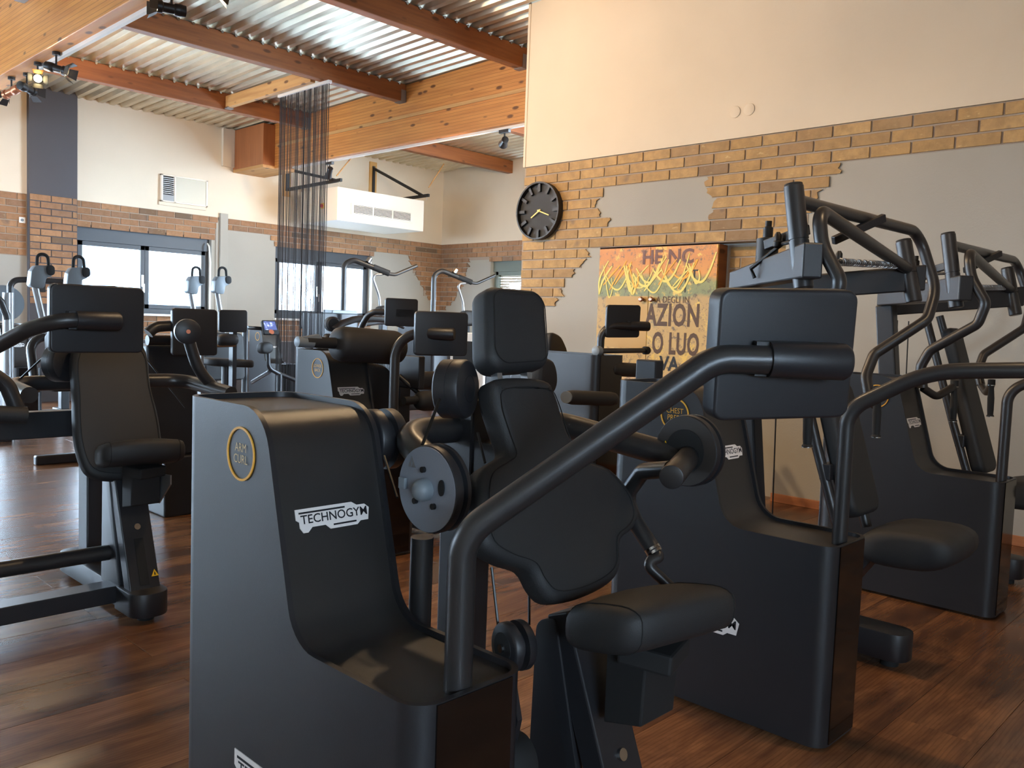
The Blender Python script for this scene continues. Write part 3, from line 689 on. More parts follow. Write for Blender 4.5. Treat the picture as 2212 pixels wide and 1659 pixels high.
while yc > 3.45:
    zc = 1.60 + rr.uniform(-.05, .03); kind = rr.random(); A_ = rr.uniform(.07, .15); mt = 1 if zc > 1.59 and rr.random() < .5 else 0
    if kind < .4: pts_ = [(yc + .10, zc + A_ * .3), (yc + .03, zc - A_ * .6), (yc - .04, zc - A_ * .8), (yc - .10, zc - A_ * .1), (yc - .15, zc + A_ * 1.1)]
    elif kind < .75: pts_ = [(yc + .09, zc - A_), (yc + .02, zc - A_ * .1), (yc - .07, zc + A_ * .9)]
    else: pts_ = [(yc + .05, zc + A_), (yc + .02, zc), (yc - .02, zc - A_ * 1.1), (yc - .05, zc - A_ * .6), (yc - .04, zc + .02)]
    pts_ = [(min(max(a_, CY0 + .01), CY1 - .012), b_) for a_, b_ in pts_]
    stroke(sk, pts_, rr.uniform(.010, .02), mt, .0022 + rr.uniform(0, .0006)); yc -= rr.uniform(.022, .05)
sk.build('brush_strokes', ['brush', 'brush2'], cb, 0, recalc=False)

# window air conditioner set in the wall
ac = thing('air_conditioner', (5.39, WY, 2.64), 'built-in air conditioner with a dark side grille in the cream wall', 'air conditioner')
fr = MB(); A0, A1, AZ0, AZ1, yw = 5.06, 5.72, 2.66, 3.03, WY - .006
fr.box(A0, A1, yw - .05, yw, AZ0, AZ0 + .02).box(A0, A1, yw - .05, yw, AZ1 - .02, AZ1).box(A0, A0 + .025, yw - .05, yw, AZ0, AZ1).box(A1 - .025, A1, yw - .05, yw, AZ0, AZ1).box(5.24, 5.262, yw - .05, yw, AZ0, AZ1)
fr.build('frame', 'white_box', ac, 0, .003); MB().box(A0 - .02, A1 - .01, yw - .03, yw, AZ0 - .045, AZ0).build('ledge', 'cream', ac, 0, .003)
MB().box(5.262, A1 - .025, yw - .04, yw, AZ0 + .02, AZ1 - .02).build('front_panel', plain('satin_metal_panel', rgb(168, 160, 142), .45, .2), ac, 0)
MB().box(A0 + .025, 5.24, yw - .012, yw, AZ0 + .02, AZ1 - .02).build('grille_recess', 'dark_slot', ac, 0)
MB().box(A0 + .025, 5.24, yw - .042, yw - .012, AZ0 + .02, AZ0 + .10).build('control_panel', plain('grey_panel', rgb(130, 130, 130), .4), ac, 0)
for i in range(9): MB().box(A0 + .027, 5.238, yw - .04, yw - .015, AZ0 + .115 + i * .026, AZ0 + .123 + i * .026).build('louvre', 'steel', ac, 0)
# fan coil unit and its brackets
fc = thing('fan_coil_unit', (7.82, 10.8, 2.56), 'white box-shaped ceiling fan heater with three vents above the right window', 'heater')
FX0, FX1, FY0, FY1, FZ0, FZ1 = 7.03, 8.62, 10.3, 11.25, 2.56, 3.03
MB().box(FX0, FX1, FY0, FY1, FZ0, FZ1).build('casing', 'white_box', fc, 0, .006)
gv = MB().box(7.26, 8.40, FY0 - .012, FY0 - .0005, 2.665, 2.83); gv.build('vent_frame', 'white_box', fc, 0, .003)
for i in range(3):
    a = 7.31 + i * .357; g = MB().box(a, a + .325, FY0 - .016, FY0 - .0125, 2.69, 2.805).build('vent', 'dark_slot', fc, 0)
    lv = MB()
    for j in range(6): lv.box(a, a + .325, FY0 - .022, FY0 - .0165, 2.694 + j * .019, 2.703 + j * .019)
    lv.build('vent_louvres', 'white_box', g, 0)
MB().box(FX0 - .012, FX0 - .0005, 10.62, 10.70, 2.74, 2.82).build('switch_plate', 'yellow', fc, 0); MB().cyl((FX0 - .0125, 10.66, 2.78), (FX0 - .035, 10.66, 2.78), .026, 16).build('switch_knob', 'red', fc)
for xb, lab in ((6.985, 'left'), (8.585, 'right')):
    b = thing('wall_bracket', (xb, WY, 3.1), 'black steel wall bracket above the %s end of the white fan heater' % lab, 'bracket', 'brackets over the fan heater')
    MB().box(xb - .07, xb + .07, WY - .03, WY - .0065, 2.98, 3.5 if lab == 'left' else 3.75).build('backing_board', 'ply', b, 0)
    zt = 3.42 if lab == 'left' else 3.68
    MB().box(xb - .022, xb + .022, WY - .055, WY - .0305, 3.06, zt).build('plate', 'black', b, 0, .002)
    MB().beam((xb, WY - .055, 3.08), (xb, 10.15, 3.10), .035, .045).build('arm', 'black', b, 0, .002)
    MB().beam((xb, WY - .05, zt - .04), (xb, 10.32, 3.115), .035, .04).build('brace', 'black', b, 0, .002)
    MB().tube([PY(762, 337, 10.25), PY(727, 380, 10.2)] if lab == 'left' else [PY(959, 354, 10.25), PY(926, 405, 10.2)], .009, 6).build('stay', 'batten', b)
    MB().tube([(xb, 10.2, 3.12), (xb, 10.2, 3.03)], .006, 6).tube([(xb, 11.0, 3.12), (xb, 11.0, 3.03)], .006, 6).build('hanger_rod', 'steel', b)
tag(MB().box(2.86 + .45, 2.86 + .53, WY - .015, WY - .0215 + .0005, 2.20, 2.28).build('wall_socket', 'white_plastic', None, 0, .003), 'small white wall socket on the brick left of the column', 'socket') if False else None
# ================================================================ MACHINES
def offset_profile(p, d):                         # 2D polyline offset towards the inside (below)
    out = []
    for i in range(len(p)):
        a = p[max(i - 1, 0)]; b = p[min(i + 1, len(p) - 1)]; t = V((b[0] - a[0], b[1] - a[1])).normalized()
        n = V((t.y, -t.x)); n = n if n.y < 0 or abs(n.y) < 1e-6 and n.x > 0 else -n
        out.append((p[i][0] + n.x * d, p[i][1] + n.y * d))
    return out
def logo(m, o, u, v, w, mi_plate, mi_ink):        # pale plate with stepped outline, the maker's lettering on it
    u = V(u).normalized(); v = V(v).normalized(); n = u.cross(v); o = V(o); h = w * .27
    ol = [(-.5, .5), (.0, .5), (.26, .5), (.33, .34), (.44, .34), (.5, .16), (.47, -.36), (.36, -.36), (.31, -.5), (-.06, -.5), (-.12, -.3), (-.30, -.3), (-.36, -.5), (-.42, -.5), (-.46, -.28), (-.46, -.04), (-.5, .06)]
    m.prism([o + u * a * w + v * b * h for a, b in ol], n * .0018, mi_plate)
    e = n * .0022
    m.text('TECHNOGYM', o + u * w * .015 + v * h * .03 + e, u, v, h * .52, .0, mi_ink, caps=(1, 2, 3, 4, 5, 7), xs=1.04, bold=.012)
    def bar(a0, a1, b, t=.075):
        m.add([o + e + u * a0 * w + v * (b - t / 2) * h, o + e + u * a1 * w + v * (b - t / 2) * h, o + e + u * a1 * w + v * (b + t / 2) * h, o + e + u * a0 * w + v * (b + t / 2) * h], [(0, 1, 2, 3)], mi_ink)
    bar(-.46, .16, .33); bar(-.02, .30, -.34)
    return m
def tower(root, X, YL, w=.25, L=.775, top=1.0, low=.588, badge=None, big_logo=True, front_logo=True, full=False, det=True, arc=6):
    t = .011; r = .05
    if full: prof = [(0, top), (L, top)]; prof = [(i * L / 8, top) for i in range(9)]
    else:
        p3 = fillet([(0, 0, low), (.342, 0, low), (.453, 0, top), (L, 0, top)], [.085, .095], 7)
        prof = [(p.x, p.z) for p in p3]
    # straight part between the rounded ends
    dense = [(r, prof[0][1])] + [p for p in prof if r + .01 < p[0] < L - r - .01] + [(L - r, prof[-1][1])]
    if full: inn = [(a, b - .012) for a, b in dense]
    else:
        inn = offset_profile(dense, .011); inn[0] = (dense[0][0], dense[0][1] - .011); inn[-1] = (dense[-1][0], dense[-1][1] - .011)
    m = MB(); z0 = .012; m2 = MB()
    def wallstrip(m, A, mi=0):                    # list of (x,y,ztop) -> quads down to the floor
        n = len(A); m.add([(x, y, z) for x, y, z in A] + [(x, y, z0) for x, y, z in A], [(i, i + 1, n + i + 1, n + i) for i in range(n - 1)], mi)
    def arcpts(cx, cy, a0, a1, rad, z): return [(cx + rad * math.cos(a0 + (a1 - a0) * i / arc), cy + rad * math.sin(a0 + (a1 - a0) * i / arc), z) for i in range(arc + 1)]
    zl, zt = dense[0][1], dense[-1][1]
    near = [(X, YL + a, b) for a, b in dense]; far = [(X + w, YL + a, b) for a, b in dense]
    lowarc1 = arcpts(X + r, YL + r, PI, 1.5 * PI, r, zl); lowarc2 = arcpts(X + w - r, YL + r, 1.5 * PI, 2 * PI, r, zl)
    backarc1 = arcpts(X + w - r, YL + L - r, 0, .5 * PI, r, zt); backarc2 = arcpts(X + r, YL + L - r, .5 * PI, PI, r, zt)
    loop = near[::-1] + lowarc1[1:] + lowarc2 + far[1:] + backarc1[1:] + backarc2
    wallstrip(m, loop + [loop[0]])
    inner_near = [(X + t, YL + a, b) for a, b in dense]; inner_far = [(X + w - t, YL + a, b) for a, b in dense]
    il1 = arcpts(X + r, YL + r, PI, 1.5 * PI, r - t, zl); il2 = arcpts(X + w - r, YL + r, 1.5 * PI, 2 * PI, r - t, zl)
    ib1 = arcpts(X + w - r, YL + L - r, 0, .5 * PI, r - t, zt); ib2 = arcpts(X + r, YL + L - r, .5 * PI, PI, r - t, zt)
    iloop = inner_near[::-1] + il1[1:] + il2 + inner_far[1:] + ib1[1:] + ib2; n = len(loop)
    dz = .011
    low_in = [(X + t, YL + a, b) for a, b in inn][::-1] + [(x, y, z - dz) for x, y, z in il1[1:] + il2] + [(X + w - t, YL + a, b) for a, b in inn][1:] + [(x, y, z - dz) for x, y, z in ib1[1:] + ib2]
    m.add(loop + iloop + low_in, [(i, (i + 1) % n, n + (i + 1) % n, n + i) for i in range(n)] + [(n + i, n + (i + 1) % n, 2 * n + (i + 1) % n, 2 * n + i) for i in range(n)])
    tw = m.build('tower', 'powder', root, 30)
    k = len(dense)
    sk = [(X + t, YL + a, b) for a, b in inn] + [(X + w - t, YL + a, b) for a, b in inn]
    m2.add(sk, [(i, i + 1, k + i + 1, k + i) for i in range(k - 1)])
    e1 = [(x, y, z - dz) for x, y, z in il1 + il2]; m2.add(e1, [list(range(len(e1)))])
    e2 = [(x, y, z - dz) for x, y, z in ib1 + ib2]; m2.add(e2, [list(range(len(e2)))])
    m2.build('front_skin', 'tray', tw, 40)
    if not det: return tw
    MB().box(X + r * .8, X + w - .045, YL - .0025, YL + .001, .02, zl - .002).build('end_panel', 'gloss', tw, 0)
    if badge:
        c = V((X - .0004, YL + .533, .907)); g = MB(); ring(g, c, (-1, 0, 0), .0475, .052, 0, .0022, 40, 0)
        for i, line in enumerate(badge): g.text(line, c + V((-.001, 0, .011 - i * .022 if len(badge) > 1 else 0)), (0, -1, 0), (0, 0, 1), .024, .0004, 1, xs=.88)
        g.build('badge', ['gold', 'cream_print' if X < 1 else 'gold'], tw, 30, recalc=False)
    if front_logo and not full:
        sl = V((0, .111, .412)).normalized(); nn = V((1, 0, 0)).cross(sl); z_ = .795; o = V((X + w * .50, YL + .342 + .111 * (z_ - low) / .412, z_)) - nn * .0103
        logo(MB(), o, (1, 0, 0), sl, .165, 0, 1).build('logo_plate', ['logo', 'ink'], tw, 0, recalc=False)
    if big_logo: logo(MB(), (X - .0006, YL + .405, .292), (0, -1, 0), (0, 0, 1), .267, 0, 1).build('logo_plate', ['logo', 'ink'], tw, 0, recalc=False)
    return tw
def display(root, c, u, v, w=.27, h=.215, t=.026, arm_end=None, arm_dir=None, arm_r=.023):
    """c = centre of the back face; u right, v up as seen from the back; screen on the other side"""
    u = V(u).normalized(); v = V(v).normalized(); n = u.cross(v); c = V(c)
    ol = round_poly([c + u * a * w / 2 + v * b * h / 2 for a, b in ((-1, -1), (1, -1), (1, 1), (-1, 1))], .02, 5)
    d = MB().pad(ol, n, t, .006).build('display', 'powder', root, 40)
    sc_ = round_poly([c - n * (t + .0005) + u * a * (w / 2 - .008) + v * b * (h / 2 - .008) for a, b in ((-1, -1), (1, -1), (1, 1), (-1, 1))], .014, 4)
    MB().prism(sc_, n * -.0015).build('screen', 'gloss', d, 0)
    if arm_end is not None:
        a = V(arm_dir).normalized(); e = V(arm_end)
        mm = MB().lathe(e - a * .10, a, [(0, arm_r + .002), (.0, arm_r + .005), (.12, arm_r + .006), (.128, arm_r + .001), (.13, .001)], 24)
        q = c + (a * ((e - c).dot(a) - .04)); up = v
        mm.prism([e - a * .12 + up * (arm_r + .004), e + a * .02 + up * (arm_r + .004), e + a * .02 - up * (arm_r + .004), e - a * .12 - up * (arm_r + .004)], (c - e) - a * (c - e).dot(a) - up * (c - e).dot(up) )
        mm.build('mount', 'powder', d, 40)
    return d
def sticker(m, o, u, v, s=.022, mi=0, mi2=1):
    o = V(o); u = V(u).normalized(); v = V(v).normalized(); n = u.cross(v)
    m.prism([o - u * s / 2 - v * s * .45, o + u * s / 2 - v * s * .45, o + v * s * .5], n * .0006, mi)
    m.add([o + n * .0009 + u * a * s + v * b * s for a, b in ((-.12, -.3), (.12, -.3), (.03, .12), (-.06, .16))], [(0, 1, 2, 3)], mi2); return m
def pulley(root, c, ax, r, w, name='pulley', face='powder', slot=True):
    c = V(c); ax = V(ax).normalized(); m = MB()
    m.lathe(c - ax * w / 2, ax, [(0, r - .006), (.003, r - .002), (.006, r), (w * .36, r), (w * .36, r - .016), (w * .62, r - .016), (w * .62, r), (w - .006, r), (w - .003, r - .002), (w, r - .006)], 40)
    p = m.build(name, 'powder', root, 40)
    MB().cyl(c - ax * (w / 2 + .0012), c - ax * w / 2, r * .62, 32).build('face_plate', face, p); MB().cyl(c - ax * (w / 2 + .006), c - ax * (w / 2), .008, 10).build('bolt', 'chrome', p)
    return p

def drum(root, c, ax, r, w):                      # closed cable drum with a slot for the rope
    c = V(c); ax = V(ax).normalized(); m = MB()
    m.lathe(c - ax * w / 2, ax, [(0, r - .010), (.002, r - .004), (.006, r), (w * .5, r), (w * .5 + .0008, r - .0012), (w * .5 + .0016, r), (w - .010, r), (w - .004, r - .003), (w, r - .010)], 44)
    p = m.build('pulley', 'powder', root, 30)
    side = ax.cross(V((0, 0, 1))).normalized(); up = side.cross(ax); vs = []
    for i in range(13):
        a = math.radians(120 + 100 * i / 12); d = side * math.cos(a) + up * math.sin(a); k_ = .0055 * math.sin(PI * (i + .6) / 13.2) ** .4
        vs += [c - ax * (w * .12 + k_) + d * (r + .0004), c - ax * (w * .12 - k_) + d * (r + .0004)]
    MB().add(vs, [(2 * i, 2 * i + 1, 2 * i + 3, 2 * i + 2) for i in range(12)]).build('cable_slot', 'dark_slot', p, 0, recalc=False)
    ring(MB(), c, ax, r * .44, r * .455, w / 2, w / 2 + .0006, 32).build('face_ring', 'rubber', p)
    return p
def arm_seat_unit(root, dx, dy, outline, head, kind, lx=1.05):
    """seat, back pad, column and foot of an arm machine; dx,dy shift from the place of the first machine"""
    D = V((dx, dy, 0)); n = V((0, 1, -.4)).normalized(); C0 = 1.33
    P = lambda x, y, z: V((x, y, z)) + D
    pad_out = smooth_loop(outline, 4)
    bp = MB().pad(pad_out, -n, .065, .022, steps=5).build('backrest', 'leather', root, 50)
    c = sum(pad_out, V()) / len(pad_out)
    seam = [c + (p - c) * .90 + n * -.0012 for p in pad_out]; MB().tube(seam, .0012, 5, closed=True).build('seam', 'stitch', bp)
    if head:
        ho = round_poly(head, .035, 6); hp = MB().pad(ho, -n, .07, .022, steps=5).build('headrest', 'leather', root, 50)
        hc = sum(ho, V()) / len(ho); MB().tube([hc + (p - hc) * .86 + n * -.0012 for p in ho], .0011, 5, closed=True).build('seam', 'stitch', hp)
        lo = (V(head[2]) + V(head[3])) / 2 + n * .035; MB().beam(lo + V((-.045, 0, 0)), lo + V((-.045, -.02, -.10)), .014, .02).beam(lo + V((.045, 0, 0)), lo + V((.045, -.02, -.10)), .014, .02).build('headrest_stem', 'steel', hp, 0)
    # mast behind the pad
    MB().box(C0 - .035 + dx, C0 + .035 + dx, 1.36 + dy, 1.46 + dy, .10, 1.0).build('mast', 'powder', root, 0, .006)
    MB().beam(P(C0, 1.38, .86), P(C0, 1.22, .86), .06, .10).beam(P(C0, 1.38, .70), P(C0, 1.13, .66), .06, .06).build('pad_carrier', 'powder', root, 0, .004)
    # foot beam on the floor
    ft = round_poly([P(C0 - .055, .80, .022), P(C0 + .055, .80, .022), P(C0 + .055, 1.66, .022), P(C0 - .055, 1.66, .022)], [.05, .05, .05, .05], 5)
    fo = MB().prism(ft, (0, 0, .085)).build('foot', 'powder', root, 30, .004)
    cp_ = round_poly([P(C0 - .072, .785, .024), P(C0 + .072, .785, .024), P(C0 + .072, .98, .024), P(C0 - .072, .98, .024)], [.06, .06, .01, .01], 6); MB().prism(cp_, (0, 0, .092)).build('foot_cap', 'powder', root, 30, .005)
    MB().cyl(P(C0, .86, 0), P(C0, .86, .022), .03, 16).build('rubber_foot', 'rubber', fo); MB().cyl(P(C0, 1.6, 0), P(C0, 1.6, .022), .03, 16).build('rubber_foot', 'rubber', fo)
    # inclined rail with slot and side plates
    a, b = P(C0, .885, .10), P(C0, 1.075, .60); MB().beam(a, b, .115, .055, (0, -1, .3)).build('seat_rail', 'powder', root, 0, .004)
    dd = (b - a).normalized(); fn = V((1, 0, 0)).cross(dd); fn = fn if fn.y < 0 else -fn
    MB().beam(a + fn * .0285 + dd * .02, a + fn * .0285 + dd * .20, .035, .002, fn).build('rail_slot', 'dark_slot', root, 0)
    MB().cyl(a + fn * .028 + dd * .245, a + fn * .036 + dd * .245, .012, 16).build('rail_bolt', 'chrome', root)
    s_ = MB(); sticker(s_, a + fn * .0295 + dd * .06 + V((.042, 0, 0)), (1, 0, 0), dd, .028); s_.build('warning_sticker', ['yellow', 'ink'], root, 0)
    MB().prism(round_poly([P(C0 - .062, .955, .10), P(C0 - .062, 1.135, .10), P(C0 - .062, 1.125, .575), P(C0 - .062, 1.075, .59)], [.005, .01, .03, .008], 4), (.02, 0, 0)).build('side_plate', 'powder', root, 30, .002)
    # links to the tower
    MB().tube([P(lx, 1.06, .225), P(C0 - .04, 1.06, .225)], .03, 18).build('link_tube', 'tube', root); MB().box(lx + dx, C0 - .03 + dx, .96 + dy, 1.06 + dy, .05, .115).build('link_beam', 'powder', root, 0, .004)
    # seat
    ctr = P(1.315, .88, .635); ux = V((.36, -.06, 0)).normalized(); uy = V((0, 0, 1)).cross(ux); m = MB()
    lens_ = [(a_ * .80, b_) for a_, b_ in [(-.185, .30), (-.183, .62), (-.172, .84), (-.15, .95), (-.08, 1.02), (0, 1.04), (.08, 1.02), (.15, .95), (.172, .84), (.183, .62), (.185, .30)]]
    vs = []; N = 24
    for s0, k_ in lens_:
        for j in range(N):
            an = 2 * PI * j / N; ca, sa = math.cos(an), math.sin(an); e = .62
            y = math.copysign(abs(ca) ** e, ca) * .100 * k_; z = math.copysign(abs(sa) ** e, sa) * .047 * k_
            vs.append(ctr + ux * s0 + uy * y + V((0, 0, z - .22 * y + .004 * math.cos(s0 * 12))))
    L_ = len(lens_); m.add(vs, [(i * N + j, i * N + (j + 1) % N, (i + 1) * N + (j + 1) % N, (i + 1) * N + j) for i in range(L_ - 1) for j in range(N)] + [list(range(N))[::-1], [(L_ - 1) * N + j for j in range(N)]])
    st_ = m.build('seat', 'leather', root, 60)
    for sgn in (-1, 1):
        i = 3 if sgn < 0 else L_ - 4; MB().tube([vs[i * N + j] + V((0, 0, .0006)) for j in range(N)], .0012, 5, closed=True).build('seam', 'stitch', st_)
    MB().beam(ctr + V((0, .05, -.065)), ctr + V((.03, -.05, -.07)), .12, .04).build('seat_carrier', 'rubber', root, 0, .006)
    MB().prism([P(C0 + .055, .95, .56), P(C0 + .055, .86, .555), P(C0 + .055, .865, .44), P(C0 + .055, .95, .42)], (-.11, 0, 0)).build('slide_block', 'rubber', root, 0, .004)
    if kind == 4: MB().prism([P(C0 + .064, .95, .545), P(C0 + .064, .80, .555), P(C0 + .064, .80, .52), P(C0 + .064, .90, .43), P(C0 + .064, .94, .43)], (.006, 0, 0)).build('adjust_lever', 'steel', root, 0)

def cable(root, pts, r=.0032, name='cable'): return MB().tube(pts, r, 6).build(name, 'cable', root)

# ---- machine 1: arm curl, foreground
A1 = thing('arm_curl_machine', (1.2, 1.3, 0), 'black arm curl machine nearest the camera, its badge reading arm curl', 'gym machine', 'row of machines along the front')
X1, YL = .805, .945
tower(A1, X1, YL, badge=['ARM', 'CURL'], det=True, arc=8)
def arm_from(base, dirv, prof, r, root, name='display_arm', fr=(.10, .10)):
    b = V(base); d = V(dirv).normalized(); pts = [b + d * s + V((0, 0, z - b.z)) for s, z in prof]
    MB().tube(fillet(pts, list(fr), 10), r, 22).build(name, 'tube', root); return pts[-1], d
e1, d1 = arm_from((.92, .98, .576), (.7071, -.7071, 0), [(0, .576), (0, .832), (.39, 1.128), (.575, 1.130)], .0232, A1, fr=(.085, .085))
cc1 = PD(1700, 768, 1.34); u_ = V((.80, -.60, 0)).normalized()
cvec = ray(1700, 768).normalized()
yaw = math.radians(13); R1 = V((math.cos(yaw) * .694 + math.sin(yaw) * .72, -math.cos(yaw) * .719 + math.sin(yaw) * .69, .036)).normalized()
n1_ = R1.cross(V((0, 0, 1))).normalized(); up1 = (V((0, 0, 1)) + n1_ * .10).normalized(); up1 = (up1 - R1 * up1.dot(R1)).normalized()
dc = e1 + V((.72, .69, 0)).normalized() * .045 + V((.0, 0, .012)) - d1 * .05
display(A1, PD(1700, 768, 1.385), R1, up1, .247, .213, .045, e1, d1, .0235)
# seat unit, outlines read on the inclined plane of the pad
NP = V((0, 1, -.4)); P1 = V((1.33, 1.047, .66))
o1 = [onp(a, b, P1, NP) for a, b in ((1082, 814), (1180, 816), (1206, 850), (1232, 930), (1268, 985), (1325, 1010), (1368, 1060), (1386, 1108), (1376, 1140), (1348, 1168), (1346, 1228), (1322, 1262), (1262, 1292), (1206, 1300), (1176, 1272), (1152, 1232), (1098, 1212), (1052, 1180), (1040, 1120), (1040, 1050), (1052, 1012), (1088, 988), (1106, 970), (1090, 920), (1070, 850))]
h1 = [onp(a, b, P1, NP) for a, b in ((1057, 612), (1182, 624), (1193, 790), (1060, 800))]
h1 = [h1[0], h1[1], h1[2], h1[3]]
arm_seat_unit(A1, 0, 0, o1, h1, 1)
# yoke, pivots, pulleys and cables
def yoke(root, dx, dy):
    D = V((dx, dy, 0)); P = lambda x, y, z: V((x, y, z)) + D
    pts = fillet([P(1.10, 1.21, .86), P(1.14, 1.42, .93), P(1.62, 1.42, .93), P(1.70, 1.08, .875)], .09, 8); MB().tube(pts, .031, 20).build('yoke', 'tube', root)
    for x, ax, face in ((1.04, (1, 0, 0), 'grey_disc'), (1.70, (1, 0, 0), 'brown_disc')):
        c = P(x, 1.19 if x < 1.3 else 1.055, .86 if x < 1.3 else .895); ax = V(ax)
        dsc = MB().lathe(c - ax * .018, ax, [(0, .078), (.002, .0815), (.012, .083), (.016, .083), (.018, .074), (.026, .074), (.028, .083), (.036, .083), (.040, .078)], 48).build('cam_disc', 'powder', root, 40)
        MB().cyl(c - ax * .0195, c - ax * .0179, .0795, 48).build('disc_face', face, dsc)
        if x < 1.3:
            MB().lathe(c - ax * .0195, -ax, [(0, .021), (.012, .021), (.02, .018), (.026, .010), (.027, .001)], 24).build('hub_cap', 'grey_head', dsc)
            for a in (1.75, 3.9, 5.45):
                p = c + V((-.02, math.cos(a) * -.037, math.sin(a) * .037)); MB().cyl(p, p - ax * .006, .0058, 12).build('bolt', 'black', dsc)
            p = c + V((-.0205, -.045, .010)); MB().prism([p + V((0, .010 * math.cos(t) * .8, .015 * math.sin(t))) for t in [2 * PI * i / 16 for i in range(16)]], (-.003, 0, 0)).build('eye_plate', 'black', dsc)
            p = c + V((-.0205, .060, .004)); MB().box(p.x - .008, p.x, p.y - .007, p.y + .012, p.z - .012, p.z + .010).build('stop_bracket', 'grey_head', dsc, 0, .002)
            s_ = MB(); sticker(s_, c + V((-.0197, .042, .046)), (0, -1, 0), (0, 0, 1), .022); s_.build('warning_sticker', ['steel', 'grey_head'], dsc, 0)
        else:
            MB().cyl(c - ax * .022, c - ax * .0196, .05, 32).build('hub_plate', 'dark_slot', dsc)
            s_ = MB(); sticker(s_, c + V((-.0202, .053, .008)), (0, -1, 0), (0, 0, 1), .02); s_.build('warning_sticker', ['yellow', 'ink'], dsc, 0)
            MB().cyl(c + V((-.018, -.01, -.012)), PD(1450, 1031, 1.74) + D, .0255, 24, 0, .003).build('pivot_stub', 'tube', root)
    # handle arms reaching down towards the seat
    MB().tube([P(1.06, 1.19, .86), P(1.16, 1.21, .83), P(1.26, 1.30, .80)], .026, 18).build('pivot_shaft', 'tube', root)
    lp = [PX(912, 1160, 1.12) + D, PX(906, 1350, 1.12) + D]; MB().tube([lp[0], lp[1], V((lp[1].x, lp[1].y, .1 ))], .0235, 16).build('lower_post', 'tube', root)
    hk = fillet([PD(1448, 1014, 1.80) + D, PD(1388, 1018, 1.88) + D, PD(1350, 1072, 1.95) + D, PD(1372, 1128, 1.92) + D, PD(1414, 1192, 1.88) + D], .035, 6); MB().tube(hk, .0185, 16).build('handle_arm', 'tube', root)
    jn = MB().lathe(PD(1408, 1182, 1.885) + D, PD(1416, 1196, 1.88) - PD(1408, 1182, 1.885), [(0, .019), (.014, .019)], 16).build('joint_ring', 'chrome', root)
    g = fillet([PD(1414, 1192, 1.88) + D, PD(1426, 1203, 1.87) + D, PD(1394, 1216, 1.86) + D, PD(1450, 1270, 1.85) + D], [.012, .014], 5); MB().tube(g, .0125, 14).build('handle_grip', 'tube', root)
yoke(A1, 0, 0)
drum(A1, (1.165, 1.275, 1.036), (.40, -.90, .05), .060, .060); 
pulley(A1, (1.13, 1.475, .912), (1, -.1, 0), .066, .07, face='grey_disc')
pulley(A1, (1.125, 1.05, .578), (1, -.25, 0), .046, .05, face='rubber')
MB().prism([V((1.11, 1.05, .56)), V((1.11, 1.02, .45)), V((1.11, 1.05, .30)), V((1.11, 1.09, .30)), V((1.11, 1.08, .56))], (.012, 0, 0)).build('pulley_bracket', 'powder', A1, 0)
MB().cyl((1.09, 1.05, .36), (1.15, 1.04, .36), .05, 28, 0, .004).build('lower_wheel', 'rubber', A1)
cable(A1, [PX(950, 862, 1.10), PX(912, 962, 1.03)], .0035); cable(A1, [PX(830, 985, 1.07), PX(858, 1075, 1.03)], .0028)
cable(A1, [PY(1143, 1215, 1.25), PY(1143, 1350, 1.20)], .003); cable(A1, [PX(1032, 935, 1.22), PX(1048, 1000, 1.2)], .003)
cable(A1, [PX(1062, 1225, 1.13), PX(1076, 1350, 1.12)], .0028)

